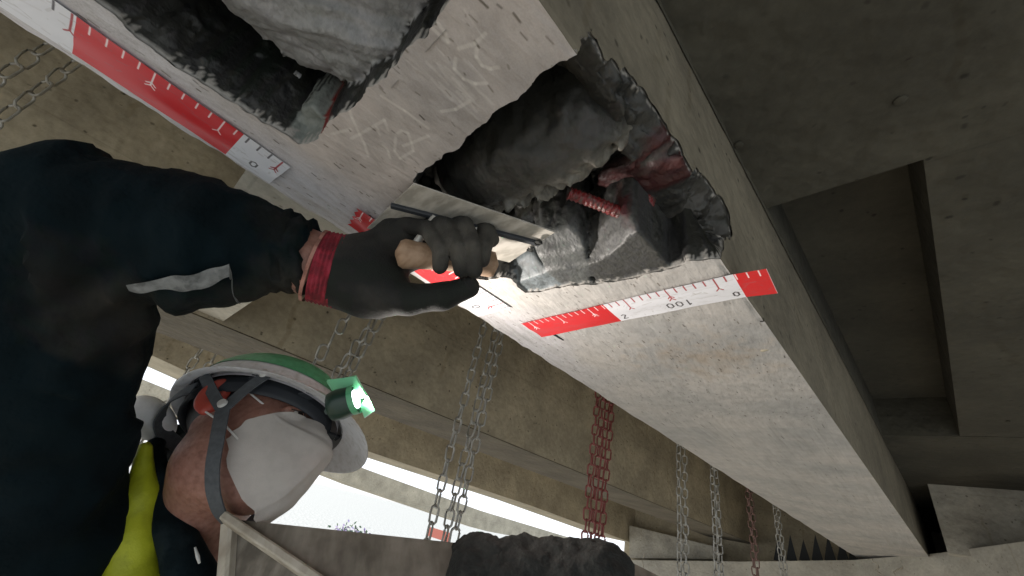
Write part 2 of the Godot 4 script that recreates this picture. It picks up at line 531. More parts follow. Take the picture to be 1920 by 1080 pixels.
# depth of the broken surface at (s, z) and its colour (linear)
# [depth, colour (linear), distance inside the outline, roughness] of the broken surface at (s, z)
func pocket(s: float, z: float) -> Array:
	var q := Vector2(s, z)
	var nz := fn.get_noise_2d(s * 900, z * 900)
	var fine := fn2.get_noise_2d(s * 2600, z * 2600)
	var big := fn.get_noise_2d(s * 200 + 50, z * 200)
	if s > -0.02 and z < -0.04:
		var d := poly_in(pk1, q)
		var side := smoothstep(W - 0.02, W + 0.05, s)
		d += (nz * 0.007 + fine * 0.003) * (1.0 + side)
		if d < 0.0: return [0.0, CON, d, 0.0]
		var rough := 1.0
		var agg := chip(s, z)
		var dep := (0.105 + big * 0.035) * smoothstep(0.0, 0.016, d) + nz * 0.010 + agg * 0.010
		var hollow := smoothstep(-0.262, -0.285, z) * smoothstep(W + 0.075, W + 0.04, s)      # the corner is hollow at the far end
		dep = lerpf(dep, 0.026 * smoothstep(0.0, 0.05, d) + nz * 0.008 + fine * 0.003 + agg * 0.012 * smoothstep(0.0, 0.03, d), side * (1.0 - hollow))
		var col := Color(.050, .049, .045).lerp(Color(.014, .015, .014), clampf(0.6 + big, 0.0, 1.0))  # shade of the deep void is put into this near-black
		# far wall: trowelled mortar laid in three sloping strokes
		var far := z + 0.352 - 0.055 * smoothstep(0.24, 0.40, s) - 0.02 * smoothstep(0.30, 0.2, s)
		if s > 0.10 and s < 0.350:
			var cut := 0.262 + far * 0.5
			var stroke := 0
			if s > 0.200: stroke = 1
			if s > cut: stroke = 2
			var wall: float = maxf(0.0, far) * [0.95, 0.80, 1.05][stroke] + 0.005 + [0.0, -0.012, 0.004][stroke] * smoothstep(0.0, 0.03, far) + fine * 0.0008
			var edge: float = [minf(0.200 - s, s - 0.14), minf(cut - s, s - 0.19), minf(0.350 - s, s - 0.25)][stroke]
			var wd: float = [.033, .042, .050][stroke]
			var xx := clampf(1.0 - edge / wd, 0.0, 1.0)
			var top: float = [0.034, 0.036, 0.040][stroke] * sqrt(1.0 - pow(xx, 3.0)) + nz * 0.006
			if wall < top + .012 and wall < dep:
				rough = 1.0 - 0.85 * smoothstep(top + .010, top - .006, wall)
				dep = lerpf(dep, wall, smoothstep(top + .012, top - .004, wall))
				col = [Color(.17, .195, .205), Color(.095, .10, .098), Color(.055, .055, .052)][stroke]
				col = col.lerp(Color(.05, .05, .047), clampf(fine * 0.8 + 0.1, 0, 0.6)).lerp(Color(.02, .02, .018), smoothstep(top - .006, top + .008, wall))  # upper edge fades into the painted dark of the void
		# bridging band of mortar across the middle, smooth on the near side and torn on the far side
		var e := Vector2((s - 0.262) / 0.135, (z + 0.200 + 0.10 * (s - 0.25)) / 0.045)
		var near := maxf(e.y, 0.0)
		if e.y > 0.0: e.y *= 0.5
		var rr := e.length() + nz * 0.10
		if rr < 1.25:
			var torn := smoothstep(0.15, -0.45, e.y)
			var blob := 0.012 + 0.055 * rr * rr * rr + torn * (fn2.get_noise_2d(s * 1500, z * 700) * 0.020 + fine * 0.010) + 0.010 * near * near
			if blob < dep:
				dep = blob
				rough = 0.25 + 0.5 * torn
				col = Color(.045, .043, .038).lerp(Color(.19, .178, .15), torn).lerp(Color(.025, .025, .022), smoothstep(.1, .85, near * .75 + nz * .5))  # near flank darkened in colour where the lamp does not reach
		# red primer on old steel inside the broken corner
		var pr := Vector2((s - W - 0.05) / 0.10, (z + 0.285) / 0.04).length() + nz * 1.6 + fine * .5
		col = col.lerp(Color(.055, .006, .008), 0.8 * smoothstep(1.0, 0.3, pr))
		if side > 0.5 and pr > 1.0: col = col.lerp(Color(.075, .071, .063), smoothstep(-0.1, 0.4, big + nz * 0.6) * 0.8)
		return [maxf(dep, 0.0), col, d, rough]
	if z > -0.05:
		var d := poly_in(pk2, q) + nz * 0.006 + fine * 0.003
		if d < 0.0: return [0.0, CON, d, 0.0]
		var rough := 1.0
		var dep := (0.085 + big * 0.03) * smoothstep(0.0, 0.016, d) + nz * 0.010 + chip(s, z) * 0.010
		var col := Color(.045, .044, .04).lerp(Color(.012, .013, .012), clampf(0.6 + big, 0.0, 1.0))  # recess shade is part of this near-black too
		# trowelled smear of mortar in the right half
		var e := Vector2((s - 0.265) / 0.105, (z - 0.055) / 0.085)
		var rr := e.length() + nz * 0.12 + big * 0.25
		if rr < 1.2:
			var blob := 0.016 + 0.022 * rr * rr + fine * 0.0022 + fn.get_noise_2d(s * 600 + z * 420, z * 110 - s * 150) * 0.020
			if blob < dep:
				dep = blob
				rough = 0.35
				col = Color(.25, .255, .25).lerp(Color(.33, .33, .34), clampf(0.5 + nz, 0, 1))
		if q.distance_to(Vector2(0.1424, -0.0208)) < 0.03 and d < 0.012: col = col.lerp(Color(.30, .02, .02), clampf(0.6 + nz * 1.2, 0, 1))
		if q.distance_to(Vector2(0.1258, -0.0153)) < 0.022 and s < 0.145:
			dep = minf(dep, 0.02 + nz * 0.01)
			col = Color(.22, .24, .22)
		return [maxf(dep, 0.0), col, d, rough]
	return [0.0, CON, -1.0, 0.0]

func vmap(z: float) -> float:
	return (0.45 - z) / 1.45 * 0.8 if z > -1.0 else 0.8 + (-1.0 - z) / 3.6 * 0.2

func soffit_texture() -> ImageTexture:
	var w := 512
	var h := 2048
	var img := Image.create_empty(w, h, false, Image.FORMAT_RGB8)
	var data := PackedByteArray()
	data.resize(w * h * 3)
	for y in h:
		var v := (y + 0.5) / h
		var z := 0.45 - v / 0.8 * 1.45 if v < 0.8 else -1.0 - (v - 0.8) / 0.2 * 3.6
		var warm := smoothstep(0.35, -0.1, z) * smoothstep(-0.28, -0.1, z)
		for x in w:
			var i := y * w + x
			var s := W * (x + 0.5) / w
			var a := fn.get_noise_2d(s * 190, z * 190) * 0.6
			var b := fn2.get_noise_2d(s * 1300 + 70, z * 1300) * 0.6
			var c := rng.randf() - 0.5
			var g := fn2.get_noise_2d(s * 3200, z * 300 + 500) * 0.5
			var l := 0.42 * (1.0 + a * 0.40 + b * 0.25 + c * 0.12 + g * 0.12)
			var r := l * (1.02 + warm * 0.05 + a * 0.06)
			var gg := l * (0.975 - warm * 0.015)
			var bl := l * (0.925 - warm * 0.03 - a * 0.05)
			# paler streaked strip along the left edge
			var pale := smoothstep(0.145, 0.05, s + a * 0.12 + g * 0.05) * smoothstep(-0.85, -0.45, z)
			pale *= 0.75 + g * 1.2 + c * 0.5
			r = lerpf(r, 0.60, clampf(pale, 0, 1))
			gg = lerpf(gg, 0.58, clampf(pale, 0, 1))
			bl = lerpf(bl, 0.60, clampf(pale, 0, 1))
			# rust coloured stain further along
			var rx := (s - 0.29) / 0.13
			var rz := (z + 0.63) / 0.09
			var st := clampf(1.0 - sqrt(rx * rx + rz * rz) + b * 1.4 + a * .8, 0.0, 1.0) * 0.65
			r = lerpf(r, 0.33, st)
			gg = lerpf(gg, 0.26, st)
			bl = lerpf(bl, 0.19, st)
			var o := i * 3
			data[o] = int(clampf(pow(maxf(r, 0.0), 0.4545), 0, 1) * 255)
			data[o + 1] = int(clampf(pow(maxf(gg, 0.0), 0.4545), 0, 1) * 255)
			data[o + 2] = int(clampf(pow(maxf(bl, 0.0), 0.4545), 0, 1) * 255)
	img.set_data(w, h, false, Image.FORMAT_RGB8, data)
	# small pits and dark flecks, drawn out along the formwork boards
	for k in 1500:
		var px := Vector2(rng.randf() * w, rng.randf() * h)
		var dark := Color(.30, .27, .23) if rng.randf() < 0.8 else Color(.16, .15, .13)
		var shrink := 1.0 if px.y < h * 0.8 else 0.22
		stroke(img, [px, px + Vector2(rng.randf_range(-1.5, 1.5), rng.randf_range(1, 9) * shrink)], rng.randf_range(0.3, 1.1) * (0.6 + 0.4 * shrink), dark, rng.randf_range(0.3, 0.8))
	for k in 500:   # pale scratches
		var px := Vector2(rng.randf() * w * rng.randf(), rng.randf() * h * 0.6)
		stroke(img, [px, px + Vector2(rng.randf_range(-4, 4), rng.randf_range(4, 26))], 0.6, Color(.9, .89, .88), rng.randf_range(0.15, 0.45))
	# faint chalk handwriting between the two pockets
	for l in CHALK:
		var pts := []
		for p in l: pts.append(Vector2(p.x / W * w, vmap(p.y) * h))
		stroke(img, pts, 1.8, Color(.86, .84, .81), 0.42)
	for k in 16:
		var p: Vector2 = Vector2(0.3092, -0.0696) + Vector2(rng.randfn() * 0.012, rng.randfn() * 0.012)
		var q := Vector2(p.x / W * w, vmap(p.y) * h)
		stroke(img, [q, q + Vector2(rng.randf_range(-3, 3), 26)], 1.6, Color(.86, .84, .82), 0.22)
	return ImageTexture.create_from_image(img)

const CHALK := [
	[Vector2(0.2038, -0.0263), Vector2(0.1970, -0.0326), Vector2(0.1880, -0.0438), Vector2(0.1781, -0.0571), Vector2(0.1665, -0.0673)],
	[Vector2(0.1578, -0.0288), Vector2(0.1833, -0.0384)],
	[Vector2(0.1718, -0.0443), Vector2(0.1851, -0.0471), Vector2(0.2237, -0.0536), Vector2(0.2159, -0.0626)],
	[Vector2(0.2088, -0.0534), Vector2(0.2041, -0.0598)],
	[Vector2(0.1956, -0.0686), Vector2(0.1932, -0.0765), Vector2(0.1864, -0.0827)],
	[Vector2(0.2192, -0.0699), Vector2(0.2278, -0.0706), Vector2(0.2314, -0.0758), Vector2(0.2242, -0.0852), Vector2(0.2171, -0.0921), Vector2(0.1958, -0.0896), Vector2(0.1994, -0.0806), Vector2(0.2153, -0.0717)],
	[Vector2(0.2129, -0.0823), Vector2(0.2460, -0.0900)],
	[Vector2(0.2439, -0.0380), Vector2(0.2496, -0.0599), Vector2(0.2531, -0.0847)],
	[Vector2(0.3344, -0.0541), Vector2(0.3476, -0.0596), Vector2(0.3592, -0.0593)],
	[Vector2(0.3460, -0.0628), Vector2(0.3409, -0.0669), Vector2(0.3398, -0.0744), Vector2(0.3436, -0.0803), Vector2(0.3498, -0.0832)],
	[Vector2(0.3262, -0.0577), Vector2(0.3192, -0.0625), Vector2(0.3189, -0.0726), Vector2(0.3240, -0.0813), Vector2(0.3325, -0.0868)],
	[Vector2(0.2788, -0.0808), Vector2(0.2914, -0.0870), Vector2(0.3090, -0.0893)],
	[Vector2(0.3357, -0.0329), Vector2(0.3344, -0.0406), Vector2(0.3315, -0.0461)],
	[Vector2(0.3290, -0.0319), Vector2(0.3305, -0.0454)]]

func stroke(img: Image, pts: Array, r: float, c: Color, a: float) -> void:
	var w := img.get_width()
	var h := img.get_height()
	for i in pts.size() - 1:
		var p: Vector2 = pts[i]
		var q: Vector2 = pts[i + 1]
		var lo := p.min(q) - Vector2.ONE * (r + 1)
		var hi := p.max(q) + Vector2.ONE * (r + 1)
		for y in range(maxi(0, int(lo.y)), mini(h - 1, int(hi.y) + 1) + 1):
			for x in range(maxi(0, int(lo.x)), mini(w - 1, int(hi.x) + 1) + 1):
				var e := q - p
				var g := Vector2(x + 0.5, y + 0.5) - p
				var t := clampf(g.dot(e) / maxf(e.length_squared(), 1e-6), 0, 1)
				var d := (g - e * t).length()
				var k := clampf(r + 0.5 - d, 0, 1) * a
				if k > 0.01: img.set_pixel(x, y, img.get_pixel(x, y).lerp(c, k))

func main_girder() -> void:
	var g := thing("main_girder", Vector3(-0.3225, YS, 0), "pale concrete girder with two broken-out pockets in its underside above the worker", "girder")
	var cell := 0.003
	var ns := int((W + SIDE) / cell)
	var z0 := 0.45
	var nzz := int(1.0 / cell)
	var v := PackedVector3Array()
	var uv := PackedVector2Array()
	var col := PackedColorArray()
	var dep := PackedFloat32Array()
	var sd := PackedFloat32Array()
	var rgh := PackedFloat32Array()
	var flatv := PackedVector3Array()
	for i in nzz + 1:
		var z := z0 - i * cell
		for j in ns + 1:
			var s := W * j / 135.0 if j <= 135 else W + (j - 135) * SIDE / (ns - 135)
			var b := base_at(s)
			var q := pocket(s, z)
			var p: Vector3 = b[0] + b[1] * q[0]
			# an uneven, slightly chipped left arris
			if s < 0.012: p.y += 0.004 * (1.0 - s / 0.012) * (0.6 + fn.get_noise_1d(z * 700))
			if absf(s - W) < 0.004 and q[0] == 0.0: p += Vector3(-1, 1, 0) * 0.0012 * (1.0 + fn.get_noise_1d(z * 900))
			p.z = z
			v.append(p)
			uv.append(Vector2(s / W, vmap(z)))
			col.append(q[1])
			dep.append(q[0])
			sd.append(q[2])
			rgh.append(q[3])
			var p0: Vector3 = b[0]
			p0.z = z
			flatv.append(p0 if q[2] > 0.0 else p)
	# unbroken faces, clipped along the ragged outlines
	var faces := [[PackedVector3Array(), PackedVector2Array(), PackedInt32Array()], [PackedVector3Array(), PackedVector2Array(), PackedInt32Array()]]
	for f in 2:
		var fv: PackedVector3Array = faces[f][0]
		var fu: PackedVector2Array = faces[f][1]
		var fi: PackedInt32Array = faces[f][2]
		var at := PackedInt32Array()
		at.resize(v.size())
		at.fill(-1)
		for i in nzz:
			for j in (range(135) if f == 0 else range(135, ns)):
				var a: int = i * (ns + 1) + j
				for tri in [[a, a + ns + 1, a + ns + 2], [a, a + ns + 2, a + 1]]:
					var keep := []
					for k in 3:
						var p: int = tri[k]
						var q: int = tri[(k + 1) % 3]
						if sd[p] <= 0.0:
							if at[p] < 0:
								at[p] = fv.size()
								fv.append(v[p])
								fu.append(uv[p])
							keep.append(at[p])
						if (sd[p] <= 0.0) != (sd[q] <= 0.0):
							var x: float = clampf(sd[p] / (sd[p] - sd[q]), 0.0, 1.0)
							keep.append(fv.size())
							fv.append(flatv[p].lerp(flatv[q], x))
							fu.append(uv[p].lerp(uv[q], x))
					for k in keep.size() - 2: fi.append_array([keep[0], keep[k + 1], keep[k + 2]])
		faces[f] = [fv, fu, fi]
	# the broken surface: a field over (s, depth, z), so that walls carry as much relief as floors
	var j0 := 14
	var j1 := 212
	var i0 := 38
	var i1 := 322
	var fld := Field.new(Vector3(0, -cell, 0), Vector3((j1 - j0) * cell, .165, (i1 - i0) * cell), cell)
	fld.v.fill(-0.2)
	var f3 := FastNoiseLite.new()
	f3.noise_type = FastNoiseLite.TYPE_CELLULAR
	f3.cellular_return_type = FastNoiseLite.RETURN_DISTANCE2_SUB
	f3.frequency = 0.055
	f3.seed = 17
	f3.fractal_octaves = 2
	for i in range(i0, i1 + 1):
		for j in range(j0, j1 + 1):
			var g0 := i * (ns + 1) + j
			if sd[g0] < -0.014: continue
			var dx := (dep[g0 + 1] - dep[g0 - 1]) / (2.0 * cell)
			var dy := (dep[g0 + ns + 1] - dep[g0 - ns - 1]) / (2.0 * cell)
			var kk := 1.0 / sqrt(1.0 + dx * dx + dy * dy)
			var in_ := smoothstep(0.0, 0.012, sd[g0])
			var dd := maxf(dep[g0], 0.0022)
			var x := (j - j0) * cell
			var z := (i - i0) * cell
			var amp := rgh[g0] * in_
			for h in fld.n.y:
				var y := (h - 1) * cell
				var val := (dd - y) * kk
				if absf(val) < 0.03 and amp > 0.0:
					val += amp * (fn2.get_noise_3d(x * 700, y * 700, z * 700) * 0.011 - (f3.get_noise_3d(x * 1000, y * 1000, z * 1000) + .5) * 0.010)
				if h == 0: val = maxf(val, cell * .5)
				fld.v[((j - j0) * fld.n.y + h) * fld.n.z + (i - i0)] = val
	var got := fld.mesh_arrays()
	var bv: PackedVector3Array = got[0]
	var bi: PackedInt32Array = got[1]
	var bcol := PackedColorArray()
	var bad := PackedByteArray()
	for k in bv.size():
		var j := clampi(int(round(bv[k].x / cell)) + j0, 0, ns)
		var i := clampi(int(round(bv[k].z / cell)) + i0, 0, nzz)
		var g0 := i * (ns + 1) + j
		var s := bv[k].x + j0 * cell
		if j > 135: s = W + (s - 135 * cell) * SIDE / ((ns - 135) * cell)
		var bs := base_at(s)
		var p: Vector3 = bs[0] + bs[1] * bv[k].y
		bad.append(1 if sd[g0] < -0.009 else 0)
		p.z = z0 - (bv[k].z + i0 * cell)
		bv[k] = p
		bcol.append(col[g0])
	var ib := PackedInt32Array()
	for k in range(0, bi.size(), 3):
		if bad[bi[k]] + bad[bi[k + 1]] + bad[bi[k + 2]] == 0: ib.append_array([bi[k], bi[k + 1], bi[k + 2]])
	var sm := StandardMaterial3D.new()
	sm.albedo_texture = soffit_texture()
	sm.roughness = 0.72
	sm.normal_enabled = true
	var nt := noise_tex(0.03, 5, [], 1024, 5.0, FastNoiseLite.TYPE_SIMPLEX_SMOOTH, 41)
	sm.normal_texture = nt
	sm.normal_scale = 0.5
	part("soffit_face", arr(faces[0][0], faces[0][2], faces[0][1]), sm, g)
	part("side_face", arr(faces[1][0], faces[1][2], faces[1][1]), M.side, g)  # shade of this unlit face is put into its darker concrete
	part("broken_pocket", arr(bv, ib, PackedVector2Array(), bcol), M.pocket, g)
	# the rest of the soffit towards the abutment
	var zn := z0 - nzz * cell
	var far := sheet(60, 24, func(a: float, b: float) -> Vector3:
		var z := lerpf(zn, -4.6, pow(a, 1.6))
		var e := 0.004 * maxf(0.0, 1.0 - b * 24 / 0.5) * (0.6 + fn.get_noise_1d(z * 700))
		return Vector3(lerpf(XL, XR, b), YS + e, z))
	var fv: PackedVector3Array = far.surface_get_arrays(0)[Mesh.ARRAY_VERTEX]
	var fuv := PackedVector2Array()
	for p in fv: fuv.append(Vector2((p.x - XL) / W, vmap(p.z)))
	var fix: PackedInt32Array = far.surface_get_arrays(0)[Mesh.ARRAY_INDEX]
	part("far_soffit", arr(fv, fix, fuv), sm, g)
	var st := begin()
	quad(st, Vector3(XR, YS, zn), Vector3(XR, YS + SIDE, zn), Vector3(XR, YS + SIDE, -4.6), Vector3(XR, YS, -4.6))
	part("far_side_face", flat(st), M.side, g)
	st = begin()   # left face, web above and the end towards the viewer's back
	quad(st, Vector3(XL, YS + .003, 3), Vector3(XL, YS + .003, -4.6), Vector3(XL, 0.98, -4.6), Vector3(XL, 0.98, 3))
	quad(st, Vector3(XL, YS, 3), Vector3(XR, YS, 3), Vector3(XR, YS, z0), Vector3(XL, YS, z0))
	quad(st, Vector3(XR, YS, 3), Vector3(XR, YS + SIDE, 3), Vector3(XR, YS + SIDE, z0), Vector3(XR, YS, z0))
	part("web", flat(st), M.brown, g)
	st = begin()
	box(st, Vector3(XL + .01, YS + .16, -4.6), Vector3(XR - 0.07, 0.98, 3))
	part("core", flat(st), M.brown, g)
	# primed bars showing in the pocket
	var pts := []
	var rad := []
	var a := Vector3(-0.2371, 0.3431, -0.2526)
	var b := Vector3(-0.1866, 0.3318, -0.3220)
	for i in 61:
		var t := i / 60.0
		pts.append(a.lerp(b, t) + Vector3(0, 0.002 * sin(t * 3), 0))
		rad.append(0.0068 + (0.0011 if i % 4 < 2 else 0.0) + fn.get_noise_1d(i * 30.0) * 0.0008)
	part("reinforcing_bar", tube(pts, rad, 12), M.primer, g)
	a = Vector3(-0.2067, 0.4143, -0.3048)
	b = Vector3(-0.1823, 0.3683, -0.3390)
	pts = [a, a.lerp(b, .3) + Vector3(.0, .004, 0), a.lerp(b, .7), b, b + (b - a) * .1]
	part("reinforcing_bar", tube(pts, [.009, .013, .014, .011, .004], 14), M.primer, g)
	# dark tie wire and a steel stub at the pocket's left end
	# lump of laitance near the rust stain
	var lump := Field.new(Vector3(-0.1442, 0.3000, -0.6337) - Vector3.ONE * .03, Vector3(-0.1442, 0.3000, -0.6337) + Vector3.ONE * .03, 0.002)
	lump.ell(Vector3(-0.1451, 0.3020, -0.6379), Vector3.RIGHT, Vector3.UP, Vector3.BACK, Vector3(.009, .004, .007), .004)
	part("concrete_lump", nets(lump, func(p): return fn2.get_noise_3dv(p * 1500) * 0.003), M.brown, g)

# ------------------------------------------------------------------ the rest of the bridge
func bridge() -> void:
	var st := begin()
	# slab over the right bay, with a coffer left open between two cross ribs
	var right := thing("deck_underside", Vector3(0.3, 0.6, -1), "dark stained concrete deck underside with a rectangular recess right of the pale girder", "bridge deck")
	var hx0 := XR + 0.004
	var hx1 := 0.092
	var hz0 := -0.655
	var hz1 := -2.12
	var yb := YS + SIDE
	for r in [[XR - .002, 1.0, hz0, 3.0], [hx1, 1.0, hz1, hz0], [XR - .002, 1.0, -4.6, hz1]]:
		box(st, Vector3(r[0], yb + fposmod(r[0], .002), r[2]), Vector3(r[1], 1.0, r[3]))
	part("underside", flat(st), M.dark, right)  # stained concrete, darkened further to put right-bay shade into its colour
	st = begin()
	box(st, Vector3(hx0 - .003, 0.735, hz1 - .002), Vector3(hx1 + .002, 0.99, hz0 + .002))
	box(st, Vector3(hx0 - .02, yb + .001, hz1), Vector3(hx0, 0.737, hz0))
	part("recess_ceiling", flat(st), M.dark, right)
	var seam := sheet(160, 3, func(a: float, b: float) -> Vector3:    # ragged mortar fin along the joint
		var z := lerpf(.4, -2.6, a)
		var k := 0.5 + 0.5 * fn.get_noise_1d(z * 900) + 0.3 * fn2.get_noise_1d(z * 2600)
		return Vector3(XR + 0.001 + b * 0.006 * k, yb - (0.012 * k if b < 0.5 else 0.002) * (1.0 - absf(b - 0.33)), z))
	part("joint_fin", seam, M.dark, right)
	for q in [[Vector3(0.0772, 0.5880, -0.5250), .007], [Vector3(-0.1104, 0.5880, -0.4884), .006], [Vector3(-0.1733, 0.5880, -0.8763), .004], [Vector3(0.1991, 0.5880, -1.9365), .005]]:
		var f := Field.new(q[0] - Vector3.ONE * .03, q[0] + Vector3.ONE * .03, .0022)
		f.ell(q[0], Vector3.RIGHT, Vector3.UP, Vector3.BACK, Vector3(q[1] * 1.2, q[1] * .5, q[1]), .003)
		part("concrete_blister", nets(f, func(p): return fn2.get_noise_3dv(p * 1200) * 0.002), M.dark, right)
	var rg := thing("added_right_girder", Vector3(1.7, YS, -1), "unseen concrete girder added at far right to hold back side light", "girder", "")
	st = begin()
	box(st, Vector3(1.5, YS + .05, -4.6), Vector3(1.9, 1.0, 3.0))
	part("girder_body", flat(st), M.brown, rg)  # unseen girder, placed to close the bay against side light
	# deck slab above everything
	var deck := thing("deck_slab", Vector3(-1, 1, -1), "concrete deck slab carried by the girders overhead", "bridge deck")
	st = begin()
	box(st, Vector3(-3.3, 0.965, -4.6), Vector3(XR - .01, 1.2, 3.0))
	box(st, Vector3(XR - .01, 1.002, -4.6), Vector3(3.0, 1.2, 3.0))
	part("slab", flat(st), M.brown, deck)
	# next girder to the left: shade on its soffit is painted as a dark stripe
	var g1 := thing("left_girder", Vector3(-1.5, YS, -1), "brown concrete girder next to the pale one, chains hanging in front", "girder")
	st = begin()
	box(st, Vector3(-1.72, YS + .004, -4.6), Vector3(-1.3, 0.97, 3.0))
	part("girder_body", flat(st), M.brown, g1)
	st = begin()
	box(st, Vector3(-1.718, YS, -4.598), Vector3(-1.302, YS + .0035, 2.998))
	part("shade_painted_underside", flat(st), M.painted_shade, g1)
	# outer girder; its underside is not level
	var g2 := thing("outer_girder", Vector3(-2.7, YS, -1), "outermost brown concrete girder above the bright gap at left", "girder")
	st = begin()
	var zz := [3.0, 0.9, 0.034, -0.6, -1.3, -2.9, -4.6]
	var yy := [0.36, 0.355, 0.345, 0.272, 0.212, 0.178, 0.11]
	for i in 6:
		var a0 := Vector3(-2.9, yy[i], zz[i])
		var b0 := Vector3(-2.48, yy[i], zz[i])
		var a1 := Vector3(-2.9, yy[i + 1], zz[i + 1])
		var b1 := Vector3(-2.48, yy[i + 1], zz[i + 1])
		quad(st, a0, b0, b1, a1)
		quad(st, b0, b0 + Vector3.UP * (.97 - b0.y), b1 + Vector3.UP * (.97 - b1.y), b1)
		quad(st, a0, a1, a1 + Vector3.UP * (1.2 - a1.y), a0 + Vector3.UP * (1.2 - a0.y))
	part("girder_body", flat(st), M.brown, g2)
	for p in [Vector3(-2.4780, 0.5195, -0.0324), Vector3(-2.4780, 0.4696, -0.2094), Vector3(-2.4780, 0.5760, -0.6032)]:
		var hole := CylinderMesh.new()
		hole.top_radius = .04
		hole.bottom_radius = .045
		hole.height = .008
		var ho := part("form_tie_plug", hole, M.side, g2)
		ho.rotation.z = -PI / 2
		ho.position += p
	# cross beam between the main girder and the left one, lit by the lamp
	var cb := thing("cross_beam", Vector3(-0.9, 0.31, -.06), "cream concrete cross beam joining two girders behind the raised sleeve", "cross beam")
	st = begin()
	box(st, Vector3(-1.3, 0.312, -0.132), Vector3(XL - .001, 0.966, 0.014))
	part("beam_body", flat(st), M.cream, cb)
	# neighbouring bridge across the gap
	var nb := thing("neighbouring_beam", Vector3(-6, .3, -2), "narrow beige beam of the next bridge seen across the bright gap", "beam")
	st = begin()
	var top := [Vector3(-6.0000, 0.6328, 0.5411) + Vector3(0, .1, 5), Vector3(-6.0000, 0.6328, 0.5411), Vector3(-6.0000, 0.5600, -0.0776), Vector3(-6.0000, 0.2793, -3.1861), Vector3(-6.0000, 0.1300, -5.5879), Vector3(-6.0000, 0.0489, -8.4853)]
	var bot := [Vector3(-6.0000, 0.4738, 0.4467) + Vector3(0, .1, 5), Vector3(-6.0000, 0.4738, 0.4467), Vector3(-6.0000, 0.3506, -0.1967), Vector3(-6.0000, 0.0277, -3.1477), Vector3(-6.0000, -0.1580, -5.8604), Vector3(-6.0000, -0.1243, -7.8542)]
	for i in 5:
		hexa(st, [bot[i], bot[i + 1], bot[i + 1] - Vector3(.5, 0, 0), bot[i] - Vector3(.5, 0, 0)], [top[i], top[i + 1], top[i + 1] - Vector3(.5, 0, 0), top[i] - Vector3(.5, 0, 0)])
	part("beam_body", flat(st), M.brown, nb)
	# abutment
	var ab := thing("abutment", Vector3(-.5, 0, -4.2), "pale concrete abutment wall with a sloping top at lower right", "abutment")
	st = begin()
	var pts := [Vector3(-3.6657, -0.5386, -4.5000), Vector3(-2.4123, -0.0450, -4.4000), Vector3(-1.2504, 0.1430, -4.1500), Vector3(-0.5208, 0.2700, -3.9000), Vector3(-0.0765, 0.3181, -3.2000), Vector3(0.1835, 0.3411, -2.6000), Vector3(2.2, .42, -1.9)]
	for i in 6:
		var p: Vector3 = pts[i]
		var q: Vector3 = pts[i + 1]
		var bk := Vector3(0, 0, -5.2)
		quad(st, p, Vector3(p.x, -4, p.z), Vector3(q.x, -4, q.z), q)
		quad(st, p, q, Vector3(q.x, q.y, -5.2), Vector3(p.x, p.y, -5.2))
	part("seat_wall", flat(st), M.pale, ab)
	st = begin()
	box(st, Vector3(-2.6, -.4, -4.9), Vector3(2.2, 1.0, -4.62))
	part("back_wall", flat(st), M.brown, ab)
	st = begin()
	box(st, Vector3(-.04, .30, -3.05), Vector3(2.2, 0.592, -2.95))
	part("end_wall", flat(st), M.pale, ab)
	st = begin()
	hexa(st, [Vector3(-2.4408, -0.0272, -4.4500), Vector3(-1.5818, 0.1270, -4.4500), Vector3(-1.6351, 0.1313, -4.6000), Vector3(-2.5231, -0.0282, -4.6000)], [Vector3(-2.4578, 0.2621, -4.4500), Vector3(-1.5769, 0.2184, -4.4500), Vector3(-1.6300, 0.2257, -4.6000), Vector3(-2.5406, 0.2710, -4.6000)])
	part("added_pale_block", flat(st), M.pale, ab)  # pale block added in place of a sunlit strip of soffit
	for i in 7:
		var u := 1462.0 + i * 24
		var base: Vector3 = [Vector3(-1.0496, 0.2174, -4.3000), Vector3(-0.9604, 0.2344, -4.3000), Vector3(-0.8740, 0.2507, -4.3000), Vector3(-0.7902, 0.2666, -4.3000), Vector3(-0.7090, 0.2820, -4.3000), Vector3(-0.6301, 0.2970, -4.3000), Vector3(-0.5598, 0.3103, -4.3000)][i]
		st = begin()
		var w := 0.038
		var h := 0.15 + 0.02 * sin(i * 2.3)
		var a := base + Vector3(-w, -.02, .03)
		var b := base + Vector3(w, -.02, .03)
		var cc := base + Vector3(0, -.02, -.05)
		var t := base + Vector3(0.004, h, 0)
		for tri in [[a, t, b], [b, t, cc], [cc, t, a]]:
			for p in tri: st.add_vertex(p)
		var wd := part("dark_wedge", flat(st), M.headband)  # dark pointed solids for the sawtooth pattern on the ledge
		tag(wd, ["leftmost dark pointed wedge on the abutment ledge", "second dark wedge from the left on the abutment ledge", "third dark wedge from the left on the abutment ledge", "middle dark wedge of seven on the abutment ledge", "third dark wedge from the pale girder on the ledge", "second dark wedge from the pale girder on the ledge", "dark wedge on the ledge right beside the pale girder"][i], "wedge", "dark wedges on the abutment ledge")
	# cracks with thin dry stems on the wall
	for i in 3:
		var b0: Vector3 = [Vector3(-0.3489, 0.1750, -3.5000), Vector3(-0.3017, 0.1851, -3.5000), Vector3(-2.2113, -0.1861, -4.3000)][i]
		var t0: Vector3 = [Vector3(-0.3668, 0.2615, -3.5000), Vector3(-0.2234, 0.2941, -3.5000), Vector3(-2.1922, 0.0313, -4.3000)][i]
		var stem := []
		for k in 8:
			stem.append(b0.lerp(t0, k / 7.0) + Vector3(sin(k * 1.7 + i) * .012, 0, .03))
		var o := part("dry_stem", tube(stem, [.004], 5), M.board_edge)
		tag(o, ["thin dry stem on the abutment wall, left of two", "thin dry stem on the abutment wall, right of two", "lone dry stem beside the pale block of the abutment"][i], "plant")

